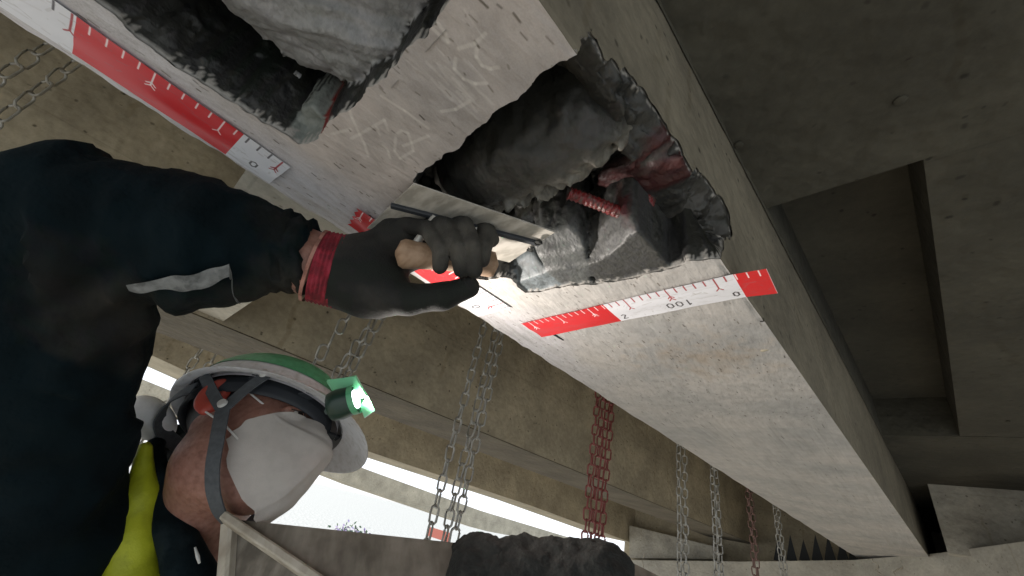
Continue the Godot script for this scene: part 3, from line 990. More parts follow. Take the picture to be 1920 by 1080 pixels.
func surroundings() -> void:
	var st := begin()
	quad(st, Vector3(-600, -4, -600), Vector3(600, -4, -600), Vector3(600, -4, 600), Vector3(-600, -4, 600))
	struct("ground", flat(st), M.ground)
	# scaffold deck the worker stands on; unseen, widened and paled to bounce light
	var sd := thing("scaffold_deck", Vector3(-.9, DECK, -1), "timber plank scaffold deck hung from chains under the bridge", "scaffold")
	for i in 8:
		st = begin()
		box(st, Vector3(-2.1 + i * .255, DECK - .04, -3.6), Vector3(-2.1 + i * .255 + .245, DECK, 2.2))
		part("plank", flat(st), M.deck, sd)
	# a flowering bush and a barrier far below the gap
	var bush := thing("flowering_bush", Vector3(-9.7213, -0.8439, -5.3891), "small bush with purple flowers in the bright gap above the mortar board", "bush")
	var lf := begin()
	var fl := begin()
	for k in 700:
		var p := bush.position + Vector3(rng.randfn() * .2, rng.randfn() * .13 - .16, rng.randfn() * .2)
		var d := Vector3(rng.randfn(), rng.randfn(), rng.randfn()).normalized() * .045
		var e := d.cross(Vector3(rng.randfn(), rng.randfn(), rng.randfn())).normalized() * .025
		var t: SurfaceTool = fl if k % 3 == 0 else lf
		quad(t, p - d, p + e, p + d, p - e)
	part("leaves", flat(lf), plain(lin(.10, .16, .08)), bush).set_meta("kind", "stuff")
	part("flowers", flat(fl), plain(lin(.45, .33, .52)), bush).set_meta("kind", "stuff")
	part("stem", tube([bush.position, Vector3(bush.position.x, -4, bush.position.z)], [.04]), M.board, bush)
	var bar_at := Vector3(-7.4232, -0.4433, -5.9466)
	var fence := thing("site_barrier", bar_at, "small red and white site barrier behind the hanging chains", "barrier")
	st = begin()
	box(st, bar_at - Vector3(.35, .06, .02), bar_at + Vector3(.35, .10, .02))
	part("top_panel", flat(st), plain(lin(.45, .12, .08)), fence)
	for s in [-.3, .3]:
		st = begin()
		box(st, Vector3(bar_at.x + s - .02, -4, bar_at.z - .018), Vector3(bar_at.x + s + .02, bar_at.y - .065, bar_at.z + .018))
		part("leg", flat(st), plain(lin(.6, .58, .55)), fence)

# ------------------------------------------------------------------ chains
func link_mesh(pitch: float, r: float) -> ArrayMesh:
	var pts := []
	var hw := pitch * 0.30
	var hl := pitch * 0.5 + r * 0.6
	for k in 12:
		var a := TAU * k / 12.0
		var x := cos(a) * hw
		var y := sin(a) * hw
		y += (hl - hw) * (1.0 if y >= 0.0 else -1.0)
		pts.append(Vector3(x, y, 0))
	return tube(pts, [r], 5, true)

func chain(at: Vector2, top: float, bottom: float, pitch: float, r: float, mat: Material, label: String, lean := Vector2.ZERO, group := "") -> void:
	var c := thing("hanging_chain", Vector3(at.x, top, at.y), label, "chain", group)
	var lm := link_mesh(pitch, r)
	var n := int((top - bottom) / pitch)
	var ph := rng.randf() * PI
	for i in n:
		var y := -pitch * (i + 0.5)
		var o := MeshInstance3D.new()
		o.name = "link"
		o.mesh = lm
		o.material_override = mat
		c.add_child(o, true)
		o.position = Vector3(lean.x * y + sin(i * .6 + ph) * .0012, y, lean.y * y + cos(i * .5 + ph) * .0012)
		o.rotation = Vector3(rng.randf_range(-.06, .06), ph + (PI / 2 if i % 2 else 0.0) + rng.randf_range(-.25, .25), rng.randf_range(-.06, .06))
	# the run below, down to the deck, out of view
	var st := SurfaceTool.new()
	st.begin(Mesh.PRIMITIVE_TRIANGLES)
	var k := 0
	var yb := -pitch * n
	while top + yb > DECK:
		st.append_from(lm, 0, Transform3D(Basis(Vector3.UP, ph + (PI / 2 if k % 2 else 0.0)), Vector3(lean.x * yb, yb - pitch * .5, lean.y * yb)))
		yb -= pitch
		k += 1
	if k > 0:
		var low := MeshInstance3D.new()
		low.name = "lower_run"
		low.mesh = st.commit()
		low.material_override = mat
		low.set_meta("kind", "stuff")
		c.add_child(low, true)

func chains() -> void:
	var g := "scaffold chains hanging between the girders"
	# [x, z, top, bottom, pitch, wire, material, label, lean]
	var rows := [
		[-.81, -.380, .9, -.35, .036, .0032, M.steel, "nearest silver chain above the helmet, left of three", Vector2(.35, -.09)],
		[-.79, -.435, .9, -.35, .036, .0032, M.steel, "silver chain above the headlamp, middle of three", Vector2(.35, -.09)],
		[-.865, -.437, .9, -.35, .036, .0032, M.steel, "silver chain above the headlamp, right of three", Vector2(.22, -.06)],
		[-.805, -.618, .9, -.4, .032, .0029, M.steel, "long silver chain left of the red cluster, left strand"],
		[-.795, -.655, .9, -.4, .032, .0029, M.steel, "long silver chain left of the red cluster, right strand"],
		[-.785, -.672, .9, -.4, .032, .0029, M.steel, "third silver strand close behind the long right strand"],
		[-.755, -1.120, .9, -.3, .030, .0030, M.red_steel, "red chain in the cluster, leftmost strand"],
		[-.750, -1.145, .9, -.3, .030, .0030, M.red_steel, "red chain in the cluster, second strand"],
		[-.745, -1.165, .9, -.3, .030, .0030, M.red_steel, "red chain in the cluster, third strand"],
		[-.740, -1.185, .9, -.3, .030, .0030, M.red_steel, "red chain in the cluster, rightmost strand"],
		[-.800, -1.850, .9, -.4, .034, .0034, M.steel, "grey chain right of the red cluster, left strand"],
		[-.795, -1.900, .9, -.4, .034, .0034, M.steel, "grey chain right of the red cluster, right strand"],
		[-.755, -2.110, .9, -.4, .034, .0034, M.steel, "grey chain nearer the abutment, left strand"],
		[-.750, -2.150, .9, -.4, .034, .0034, M.steel, "grey chain nearer the abutment, right strand"],
		[-.700, -2.420, .9, -.4, .032, .0032, M.rust_steel, "reddish chain before the abutment, left strand"],
		[-.695, -2.455, .9, -.4, .032, .0032, M.rust_steel, "reddish chain before the abutment, right strand"],
		[-.70, -2.88, .9, -.4, .032, .003, M.steel, "thin grey chain beside the dark wedges, left strand"],
		[-.70, -2.95, .9, -.4, .032, .003, M.steel, "thin grey chain beside the dark wedges, right strand"],
		[-2.25, -.215, .9, -.4, .05, .004, M.steel, "small far chain behind the helmet, left strand"],
		[-2.25, -.275, .9, -.4, .05, .004, M.steel, "small far chain behind the helmet, right strand"],
		[-1.12, .420, .97, -.3, .040, .0026, M.steel, "silver chain at the top left corner, upper strand"],
		[-1.12, .375, .97, -.3, .040, .0026, M.steel, "silver chain at the top left corner, lower strand"],
	]
	for r in rows:
		chain(Vector2(r[0], r[1]), r[2], r[3], r[4], r[5], r[6], r[7], r[8] if r.size() > 8 else Vector2.ZERO, g)

# ------------------------------------------------------------------ measuring tapes
const DIGITS := {"0": [[Vector2(.5, 0), Vector2(.15, .2), Vector2(.15, .8), Vector2(.5, 1), Vector2(.85, .8), Vector2(.85, .2), Vector2(.5, 0)]],
	"1": [[Vector2(.3, .2), Vector2(.55, 0), Vector2(.55, 1)]],
	"2": [[Vector2(.15, .2), Vector2(.5, 0), Vector2(.85, .25), Vector2(.15, 1), Vector2(.85, 1)]],
	"3": [[Vector2(.15, .1), Vector2(.5, 0), Vector2(.85, .25), Vector2(.45, .5), Vector2(.85, .75), Vector2(.5, 1), Vector2(.15, .9)]]}

# paint a strip: `cm` long, first red section from r0 to r1 ..., ticks along the v = 0 edge
func tape_image(cm: float, reds: Array, first: float, texts: Array) -> ImageTexture:
	var ppc := 28.0
	var w := int(cm * ppc)
	var h := 160
	var img := Image.create_empty(w, h, false, Image.FORMAT_RGB8)
	img.fill(Color(.88, .88, .90))
	for r in reds:
		img.fill_rect(Rect2i(int(r[0] * ppc), 0, int((r[1] - r[0]) * ppc), h), Color(.80, .09, .12))
	var k := 0
	var at := first
	while at < cm:
		var red := false
		for r in reds:
			if at > r[0] and at < r[1]: red = true
		var ink := Color(.95, .90, .90) if red else (Color(.62, .16, .18) if k % 5 == 0 or texts.size() > 2 else Color(.30, .28, .30))
		var x := at * ppc
		var long := 0.42 if k % 5 == 0 else 0.22
		stroke(img, [Vector2(x, 3), Vector2(x, h * long)], 1.9, ink, 0.95)
		if k % 5 == 0:
			var n := 2 if k % 10 == 0 else 1
			for q in n:
				var y := h * (long - .09 * q)
				stroke(img, [Vector2(x - 9, y + 12), Vector2(x, y), Vector2(x + 9, y + 12)], 1.9, ink, 0.95)
		k += 1
		at += 1.0
	for t in texts:      # [text, centre in cm, centre across 0..1, height px, upside down]
		var s: String = t[0]
		var hh: float = t[3]
		var ww := hh * 0.62
		for i in s.length():
			for l in DIGITS[s[i]]:
				var pts := []
				for p in l:
					var q := Vector2((i - s.length() * .5) * ww * 1.25 + p.x * ww, (p.y - .5) * hh)
					if t[4]: q = -q
					pts.append(Vector2(t[1] * ppc, t[2] * h) + q)
				stroke(img, pts, 2.2, Color(.16, .15, .17), 0.95)
	for q in 260:      # scuffs and dust
		var p := Vector2(rng.randf() * w, rng.randf() * h)
		stroke(img, [p, p + Vector2(rng.randfn() * 22, rng.randfn() * 9)], rng.randf_range(.4, 3.0), Color(.62, .60, .58), rng.randf_range(.05, .28))
	return ImageTexture.create_from_image(img)

func tape(called: String, a0: Array, a1: Array, tex: Texture2D, label: String, curl := 0.0, jag := false) -> void:
	# a0: edge with the ticks (start, end), a1: the other edge
	var n := 60
	var m := sheet(n, 8, func(u: float, v: float) -> Vector3:
		var p: Vector3 = a0[0].lerp(a0[1], u)
		var q: Vector3 = a1[0].lerp(a1[1], u)
		var r := p.lerp(q, v)
		if jag and u < 0.001: r += (q - p).normalized().cross(Vector3.UP) * 0.002 * (1 if int(v * 8) % 2 else -1)
		r.y = YS - 0.0022 - 0.0016 * (0.5 + fn.get_noise_2d(u * 260 * (a0[0] - a0[1]).length(), v * 90)) + curl * (r.x - XR) * float(r.x > XR)
		return r)
	var mat := StandardMaterial3D.new()
	mat.albedo_texture = tex
	mat.roughness = 0.38
	# texture: u along, v across
	var ar := m.surface_get_arrays(0)
	var uv: PackedVector2Array = ar[Mesh.ARRAY_TEX_UV]
	for i in uv.size(): uv[i] = Vector2(uv[i].y, uv[i].x)
	var o := part(called, arr(ar[Mesh.ARRAY_VERTEX], ar[Mesh.ARRAY_INDEX], uv), mat)
	tag(o, label, "measuring tape")

func tapes() -> void:
	tape("measuring_tape", [Vector3(-.456, 0, -.020), Vector3(-.440, 0, .43)], [Vector3(-.512, 0, -.014), Vector3(-.500, 0, .43)],
		tape_image(36, [[4.2, 15.5]], .7, [["0", 2.0, .72, 34, true], ["300", 21, .75, 40, false]]),
		"red and white tape stuck along the pale girder's left edge at upper left")
	tape("measuring_tape", [Vector3(-0.4478, 0.3000, -0.1038), Vector3(-0.4342, 0.3000, -0.3763)], [Vector3(-0.4920, 0.3000, -0.1134), Vector3(-0.5162, 0.3000, -0.3788)],
		tape_image(22, [[0, 2.4], [9, 14.5]], .6, [["0", 19.6, .7, 36, true]]),
		"red and white tape half hidden behind the gloved hand", 0.0, true)
	tape("measuring_tape", [Vector3(-0.4553, 0.3000, -0.4266), Vector3(-0.0834, 0.3000, -0.4205)], [Vector3(-0.4539, 0.3000, -0.4809), Vector3(-0.0863, 0.3000, -0.4742)],
		tape_image(31, [[0, 13.6], [28.2, 31]], 1.3, [["100", 21.5, .74, 38, true], ["2", 14.6, .80, 34, false], ["0", 27.4, .8, 30, true]]),
		"red and white tape laid across the pale girder below the pocket", -0.10)
	var m := Field.new(Vector3(-0.4300, 0.3000, -0.4956) - Vector3.ONE * .03, Vector3(-0.4300, 0.3000, -0.4956) + Vector3.ONE * .03, .0012)
	m.cap(Vector3(-0.4281, 0.2990, -0.4809), Vector3(-0.4262, 0.2990, -0.5083), .0022, .0012, .002)
	tag(part("mortar_crumb", nets(m), M.headband), "small dark crumb of mortar stuck beside the crosswise tape", "mortar crumb")

# ------------------------------------------------------------------ trowel, board
func trowel() -> void:
	var t := thing("plastering_trowel", Vector3(-0.3480, 0.2474, -0.1991), "steel plastering trowel with wooden handle gripped in the gloved hand", "trowel")
	var a := Vector3(-0.3347, 0.2886, -0.1153)
	var b := Vector3(-0.4521, 0.2829, -0.1253)
	var c := Vector3(-0.3409, 0.2911, -0.2754)
	var d := Vector3(-0.2492, 0.2893, -0.2545)
	var up := (b - a).cross(d - a).normalized()
	if up.y < 0: up = -up
	var st := begin()
	hexa(st, [a, b, c, d], [a + up * .002, b + up * .002, c + up * .002, d + up * .002])
	part("blade", flat(st), M.blade, t)
	st = begin()
	var r0 := a.lerp(b, .42) - up * .002
	var r1 := d.lerp(c, .30) - up * .002
	bar(st, r0, r1, b - a, .007, .005)
	part("spine", flat(st), M.headband, t)
	var lumps := Field.new(Vector3(-0.2782, 0.2838, -0.2575) - Vector3.ONE * .06, Vector3(-0.2782, 0.2838, -0.2575) + Vector3.ONE * .06, .0018)
	for q in [[Vector3(-0.2739, 0.2838, -0.2553), .005], [Vector3(-0.2927, 0.2865, -0.2630), .005]]:
		lumps.ell(q[0], Vector3.RIGHT, Vector3.UP, Vector3.BACK, Vector3(q[1] * 1.3, q[1] * .4, q[1]), .004)
	part("mortar_smear", nets(lumps, func(p): return fn2.get_noise_3dv(p * 1600) * .006), M.wet, t)
	var h0 := Vector3(-0.3864, 0.2354, -0.1469)
	var h1 := Vector3(-0.3207, 0.2597, -0.2434)
	var pts := []
	var rad := []
	for i in 25:
		var u := i / 24.0
		pts.append(h0.lerp(h1, u))
		var r := .0185 - .0035 * sin(u * PI) - .002 * u
		if u < .1: r *= sqrt(maxf(0.02, 1.0 - pow(1.0 - u / .1, 2.0)))
		if u > .93: r *= sqrt(maxf(0.02, 1.0 - pow((u - .93) / .07, 2.0)))
		rad.append(r)
	part("handle", tube(pts, rad, 20), M.wood, t)
	for u in [.12, .9]:
		var p := h0.lerp(h1, u)
		var q := r0.lerp(r1, .25 + u * .35)
		part("post", tube([p, p.lerp(q, .5), q], [.005, .005, .005], 8), M.steel, t)

func mortar_board() -> void:
	var a := Vector3(-0.6500, -0.0630, -0.1846)
	var b := Vector3(-0.4545, -0.0391, -0.3930)
	var c := Vector3(-0.2934, -0.0066, -0.5353)
	var d := Vector3(-0.5708, -0.0871, -0.2458)
	var e := Vector3(-0.4691, -0.1131, -0.3172)
	var t := thing("mortar_board", (a + e) * .5, "wooden mortar board held below the worker's masked chin", "mortar board")
	var far := (c - a)
	var near := e - a
	var up := near.cross(far).normalized()
	if up.y < 0: up = -up
	var st := begin()
	var q := [a, a + near, a + near * .9 + far, c]
	hexa(st, [q[0] - up * .012, q[1] - up * .012, q[2] - up * .012, q[3] - up * .012], [q[0], q[1], q[2], q[3]])
	part("board", flat(st), M.board, t)
	st = begin()
	bar(st, a + up * .001 , a + near + up * .001, far, .010, .022)
	part("edge_batten", flat(st), M.board_edge, t)
	st = begin()
	bar(st, a - up * .012, Vector3(-0.6348, -0.1431, -0.2207), near, .016, .016)
	part("side_batten", flat(st), M.board_edge, t)
	st = begin()
	var n2 := near * .8
	quad(st, a - up * .013, a + n2 - up * .013, a + n2 - up * .09, Vector3(-0.6370, -0.1433, -0.2273))
	part("side_panel", flat(st), M.board, t)
	var hb: Vector3 = (a + c) * .5 + near * .45
	part("grip", tube([hb - up * .012, hb - up * .12], [.016], 10), M.wood, t)
	# pile of fresh mortar
	var lo := Vector3(-0.4320, -0.0229, -0.3515)
	var f := Field.new(Vector3(-0.3650, -0.0384, -0.4440) - Vector3.ONE * .2, Vector3(-0.3650, -0.0384, -0.4440) + Vector3.ONE * .2, .005)
	f.cap(Vector3(-0.4116, -0.0505, -0.4000), Vector3(-0.3037, -0.0236, -0.4849), .031, .031, .01)
	f.cap(Vector3(-0.4007, -0.0642, -0.3895), Vector3(-0.2962, -0.0384, -0.4712), .034, .032, .02)
	f.cap(Vector3(-0.4239, -0.0420, -0.3959), Vector3(-0.3664, -0.0293, -0.4431), .022, .022, .01)
	var pile := part("mortar_pile", nets(f, func(p): return fn.get_noise_3dv(p * 500) * 0.010 + fn2.get_noise_3dv(p * 1700) * 0.007), M.wet)
	tag(pile, "dark heap of fresh mortar on the end of the wooden board", "mortar")

# ------------------------------------------------------------------ the worker
const HU := Vector3(-0.3618, 0.8987, -0.2477)
const HN0 := Vector3(0.7895, 0.1343, -0.5988)
func person() -> void:
	var U := HU
	var N := (HN0 - HU * HN0.dot(HU)).normalized()
	var R := N.cross(U).normalized()            # the person's own right
	var H := Vector3(-0.7502, 0.0379, -0.1906)
	if (Vector3(-0.7658, 0.0574, -0.1191) - H).dot(R) < 0: R = -R
	var hp := func(r: float, u: float, n: float) -> Vector3: return H + R * r + U * u + N * n
	var w := thing("person", Vector3(-.95, DECK, -.25), "worker in dark jacket, face mask and white helmet reaching up with a trowel", "person")
	# head and neck
	var f := Field.new(H - Vector3.ONE * .24, H + Vector3.ONE * .17, .004)
	f.ell(hp.call(0, .045, -.012), R, U, N, Vector3(.076, .088, .098), .01)
	f.ell(hp.call(0, -.035, .028), R, U, N, Vector3(.060, .075, .066), .03)
	f.ell(hp.call(0, -.09, .062), R, U, N, Vector3(.024, .020, .020), .03)
	f.cap(hp.call(.03, -.03, .062), hp.call(.045, -.01, .05), .017, .016, .03)
	f.cap(hp.call(-.03, -.03, .062), hp.call(-.045, -.01, .05), .017, .016, .03)
	f.cap(hp.call(0, .02, .088), hp.call(0, -.028, .108), .009, .014, .012)
	f.cap(hp.call(.014, -.03, .098), hp.call(-.014, -.03, .098), .009, .009, .008)
	f.cap(hp.call(.045, .034, .078), hp.call(.008, .032, .090), .008, .008, .012)
	f.cap(hp.call(-.045, .034, .078), hp.call(-.008, .032, .090), .008, .008, .012)
	for s in [-1.0, 1.0]:
		f.ell(hp.call(.032 * s, .014, .096), R, U, N, Vector3(.017, .010, .016), .012, true)
	for s in [-1.0, 1.0]:
		f.cap(hp.call(.050 * s, .014, .074), hp.call(.034 * s, .0215, .0865), .0042, .0050, .005)
		f.cap(hp.call(.034 * s, .0215, .0865), hp.call(.016 * s, .013, .085), .0050, .0040, .005)
		f.cap(hp.call(.050 * s, .010, .073), hp.call(.033 * s, .004, .084), .004, .0042, .005)
		f.cap(hp.call(.033 * s, .004, .084), hp.call(.016 * s, .010, .085), .0042, .004, .005)
	f.cap(hp.call(.018, -.066, .094), hp.call(-.018, -.066, .094), .008, .008, .008)
	var nb := Vector3(-0.9081, -0.1576, -0.2515)
	f.cap(hp.call(0, -.05, -.02), nb, .056, .060, .03)
	f.cap(hp.call(0.035, -.04, -.005), nb + (Vector3(-0.8229, -0.1410, -0.2476) - nb) * .6, .024, .022, .02)
	for s in [-1.0, 1.0]:
		var ef := Field.new(hp.call(.08 * s, 0, -.02) - Vector3.ONE * .06, hp.call(.08 * s, 0, -.02) + Vector3.ONE * .06, .0022)
		var ex: Vector3 = (R * s + N * .45).normalized()
		var ez: Vector3 = (N - R * .45 * s).normalized()
		var ec: Vector3 = hp.call(.086 * s, .004, -.022)
		ef.ell(ec, ex, U, ez, Vector3(.008, .030, .018), .004)
		ef.ell(ec + ex * .009 - ez * .001 + U * .003, ex, U, ez, Vector3(.0075, .021, .011), .004, true)
		ef.cap(ec + ez * .012 + U * .012, ec + ez * .013 - U * .012, .004, .004, .004)
		ef.cap(ec - U * .026 + ez * .006, ec - U * .020 + ez * .010, .006, .006, .006)
		part("ear", nets(ef), M.ear, w)
	part("head", nets(f, func(p): return fn.get_noise_3dv(p * 300) * 0.0008), M.skin, w)
	for s in [-1.0, 1.0]:
		var sp := SphereMesh.new()
		sp.radius = .0118
		sp.height = .0236
		sp.radial_segments = 20
		sp.rings = 12
		var e := part("eye", sp, plain(lin(.5, .46, .43), .2), w)
		e.position += hp.call(.033 * s, .0125, .0765)
		var ir := SphereMesh.new()
		ir.radius = .0074
		ir.height = .0148
		var ie := part("iris", ir, plain(lin(.02, .012, .008), .15), w)
		ie.position += hp.call(.0335 * s, .0145, .0825)
		# eyebrow and lids
		part("eyebrow", tube([hp.call(.050 * s, .034, .082), hp.call(.032 * s, .040, .094), hp.call(.014 * s, .036, .099)], [.002, .0045, .003], 8), M.hair, w)
		part("eyelash", tube([hp.call(.049 * s, .0125, .0795), hp.call(.034 * s, .0185, .0915), hp.call(.018 * s, .0115, .0895)], [.0008, .0013, .0008], 6), M.hair, w)
	# hair under the helmet
	var hf := Field.new(H - Vector3.ONE * .15, H + Vector3.ONE * .17, .006)
	hf.ell(hp.call(0, .052, -.022), R, U, N, Vector3(.080, .090, .098), .005)
	hf.cap(hp.call(.0, -.12, .10), hp.call(0, .0, .05), .11, .078, .005, true)
	part("hair", nets(hf), M.hair, w)
	# mask: a soft shell from cheek to cheek, nose to chin
	var mask := sheet(28, 28, func(v: float, u: float) -> Vector3:
		var a := (u - .5) * 2.0
		var wd := lerpf(.050, .073, sin(clampf(v * 1.25, 0, 1) * PI * .5)) * (1.0 - .12 * smoothstep(.5, 1.0, v))
		var y := lerpf(.017 - .010 * a * a, -.130 + .078 * pow(absf(a), 2.2), v) + .006 * a * a * sin(v * PI)
		var ridge := exp(-pow((v - .22) / .25, 2)) * .012 + .004 * sin(v * PI)
		var n := .126 + ridge - .012 * v - .020 * smoothstep(.75, 1.0, v) - lerpf(.094, .088, v) * pow(absf(a), 2.0)
		n -= .018 * (1.0 - smoothstep(0.0, .18, v)) * (1.0 - absf(a))
		n += .0075 * (1.0 - smoothstep(0.0, .035, absf(v - .24 - .05 * a * a))) + .009 * smoothstep(.26, .29, v) - .004 * smoothstep(.60, .75, v) * (1.0 - absf(a)) + .009 * (1.0 - smoothstep(0.0, .14, absf(a - .1 - v * .25))) * smoothstep(.3, .5, v) + fn.get_noise_2d(a * 60, v * 90) * .0016
		for k in 120:
			if f.sample(hp.call(a * wd, y, n)) > .0045: break
			n += .0005
		return hp.call(a * wd, y, n))
	part("mask", mask, M.mask, w)
	for s in [-1.0, 1.0]:
		part("ear_loop", tube([hp.call(.062 * s, .007, .046), hp.call(.078 * s, .018, .02), hp.call(.085 * s, .028, -.012)], [.0016], 6), M.mask_loop, w)
		part("ear_loop", tube([hp.call(.062 * s, -.050, .044), hp.call(.076 * s, -.036, .018), hp.call(.085 * s, -.024, -.014)], [.0016], 6), M.mask_loop, w)
	# jacket
	var neck := nb
	var sh := Vector3(-0.7906, -0.1146, -0.0211)
	var el := Vector3(-0.5815, 0.1723, 0.0972)
	var wr := Vector3(-0.4712, 0.2122, -0.0805)
	var f2 := Field.new(Vector3(-1.2, -.84, -.62), Vector3(-.40, .28, .24), .0085)
	f2.cap(el, el.lerp(wr, .55), .071, .066, .02)
	f2.cap(el.lerp(wr, .55), el.lerp(wr, .93), .067, .047, .02)
	f2.cap(el.lerp(wr, .90), wr, .043, .040, .006)
	f2.cap(sh, el, .080, .070, .03)
	f2.cap(sh, Vector3(-.95, -.27, -.2), .082, .09, .05)
	f2.cap(Vector3(-.96, -.33, -.22), Vector3(-.96, -.80, -.25), .12, .145, .05)
	f2.cap(Vector3(-.92, -.24, -.10), Vector3(-.92, -.6, -.13), .06, .09, .05)
	f2.cap(Vector3(-.93, -.36, -.12), Vector3(-.95, -.80, -.20), .11, .125, .05)
	f2.cap(Vector3(-.93, -.30, -.30), Vector3(-.96, -.80, -.32), .11, .125, .05)
	var lsh := Vector3(-.94, -.29, -.42)
	var lel := Vector3(-.72, -.47, -.52)
	var lwr := Vector3(-.52, -.27, -.42)
	f2.cap(Vector3(-.96, -.31, -.25), lsh, .09, .075, .04)
	f2.cap(lsh, lel, .075, .062, .03)
	f2.cap(lel, lwr, .062, .045, .02)
	# collar
	f2.cap(Vector3(-0.8785, -0.0162, -0.1061), Vector3(-0.8441, -0.0785, -0.1578), .014, .020, .012)
	f2.cap(Vector3(-0.8441, -0.0785, -0.1578), Vector3(-0.7879, -0.1618, -0.2182), .020, .032, .015)
	f2.cap(Vector3(-0.8925, -0.0164, -0.1078), Vector3(-0.9814, 0.0182, -0.1507), .020, .022, .02)
	var axis := (wr - el).normalized()
	var uax := (el - sh).normalized()
	var wrinkle := func(p: Vector3) -> float:
		var d := 0.0
		var t: float = (p - el).dot(axis) / (wr - el).length()
		var ua := (p - sh).dot(uax) / (el - sh).length()
		if t > .05 and t < 1.05 and p.y > .02:
			var q := p - axis * (p - el).dot(axis)
			var n1 := fn.get_noise_3dv(q * 260 + axis * t * 110)
			var bunch := smoothstep(.78, .98, t)
			d += n1 * .015 + fn2.get_noise_3dv(q * 300 + axis * t * 500) * .004
			d += bunch * (sin(t * 105.0 + fn.get_noise_3dv(p * 250) * 6.0) * .0045)
			d -= exp(-pow((t - .955) / .012, 2)) * .006
		else:
			var q := p - uax * (p - sh).dot(uax)
			d += fn.get_noise_3dv(q * 220 + uax * ua * 90) * .020 + fn2.get_noise_3dv(q * 420 + uax * ua * 260) * .007
		d += exp(-p.distance_squared_to(el + (sh - el) * .16 + axis * .09) / .006) * sin((p - el).dot((axis - uax).normalized()) * 180.0) * .007
		return d
	part("jacket", nets(f2, wrinkle, func(p: Vector3) -> Color:
		var t: float = (p - el).dot(axis) / (wr - el).length()
		var k := smoothstep(-.1, .35, t) * clampf(.42 + fn.get_noise_3dv(p * 170) * 2.2, 0.0, 1.0) * (1.0 if p.y > .05 else 0.0)
		return Color(.0045, .0125, .0160).lerp(Color(.068, .061, .051), k * .85)), M.jacket_worn, w)
	# pale reflective tape under the forearm
	var tp := [Vector3(-0.5087, 0.1159, 0.0307), Vector3(-0.4806, 0.1206, 0.0090), Vector3(-0.4607, 0.1306, -0.0089), Vector3(-0.4417, 0.1511, -0.0236), Vector3(-0.4605, 0.1541, -0.0345), Vector3(-0.4885, 0.1498, -0.0501)]
	var st := sheet(40, 3, func(a: float, b: float) -> Vector3:
		var x := a * 5.0
		var i := mini(int(x), 4)
		var p: Vector3 = (tp[i] as Vector3).lerp(tp[i + 1], x - i)
		var away := (p - (el + axis * (p - el).dot(axis))).normalized()
		var base := el + axis * (p - el).dot(axis)
		var dn: Vector3 = away.rotated(axis, (b - .3) * (.10 + .16 * absf(sin(a * 4.2)) + .03 * sin(a * 31.0)))
		return base + dn * (.0765 - .012 * a + .002 * sin(a * 23.0)))
	part("reflective_tape", st, M.reflect, w)
	# hi-vis strip down the jacket front
	var f3 := Field.new(Vector3(-0.7902, -0.0860, -0.1118) - Vector3(.17, .5, .17), Vector3(-0.7902, -0.0860, -0.1118) + Vector3.ONE * .17, .0045)
	f3.cap(Vector3(-0.8019, -0.0107, -0.0842), Vector3(-0.7926, -0.0670, -0.1099), .010, .018, .02)
	f3.cap(Vector3(-0.7926, -0.0670, -0.1099), Vector3(-0.7865, -0.1150, -0.1244), .018, .028, .02)
	f3.cap(Vector3(-0.7865, -0.1150, -0.1244), Vector3(-0.7778, -0.1801, -0.1572), .028, .037, .02)
	f3.cap(Vector3(-0.7778, -0.1801, -0.1572), Vector3(-.835, -.50, -.10), .037, .045, .02)
	part("hi_vis_strip", nets(f3, func(p): return fn.get_noise_3dv(p * 220) * .006), M.vest, w)
	var f4 := Field.new(Vector3(-0.7633, -0.0874, -0.1626) - Vector3.ONE * .15, Vector3(-0.7633, -0.0874, -0.1626) + Vector3.ONE * .15, .0045)
	f4.cap(Vector3(-0.8331, -0.0057, -0.0966), Vector3(-0.8026, -0.0448, -0.1229), .010, .014, .01)
	f4.cap(Vector3(-0.8026, -0.0448, -0.1229), Vector3(-0.7710, -0.0924, -0.1581), .014, .019, .01)
	f4.cap(Vector3(-0.7710, -0.0924, -0.1581), Vector3(-0.7266, -0.1489, -0.2072), .019, .030, .01)
	f4.cap(Vector3(-0.8331, -0.0057, -0.0966), Vector3(-0.9132, 0.0192, -0.1229), .010, .014, .01)
	part("collar", nets(f4, func(p): return fn.get_noise_3dv(p * 240) * .006), M.jacket, w)
	part("zip_pull", tube([Vector3(-0.6790, -0.1001, -0.1749), Vector3(-0.6724, -0.1083, -0.1811), Vector3(-0.6727, -0.1145, -0.1863)], [.0012, .0022, .0014], 8), M.button, w)
	# trousers and boots
	for s in [-1.0, 1.0]:
		var hip := Vector3(-.96, -.78, -.25 + s * .085)
		var knee := Vector3(-.93, -1.12, -.25 + s * .10)
		var ank := Vector3(-.98, -1.47, -.25 + s * .11)
		part("trouser_leg", tube([hip + Vector3(0, .06, 0), hip, hip.lerp(knee, .5), knee, knee.lerp(ank, .5), ank, ank - Vector3(0, .03, 0)], [.10, .105, .09, .075, .075, .068, .066], 20), M.jacket, w)
		var bf := Field.new(ank - Vector3(.12, .12, .1), ank + Vector3(.25, .1, .1), .008)
		bf.cap(ank - Vector3(0, 0.02, 0), ank + Vector3(.0, -.05, 0), .05, .046, .02)
		bf.cap(ank + Vector3(-.01, -.05, 0), ank + Vector3(.14, -.055, 0), .042, .036, .03)
		part("boot", nets(bf), M.headband, w)
	glove(w, wr)
	left_hand(w, lwr)
	helmet(w, hp, H, R, U, N)

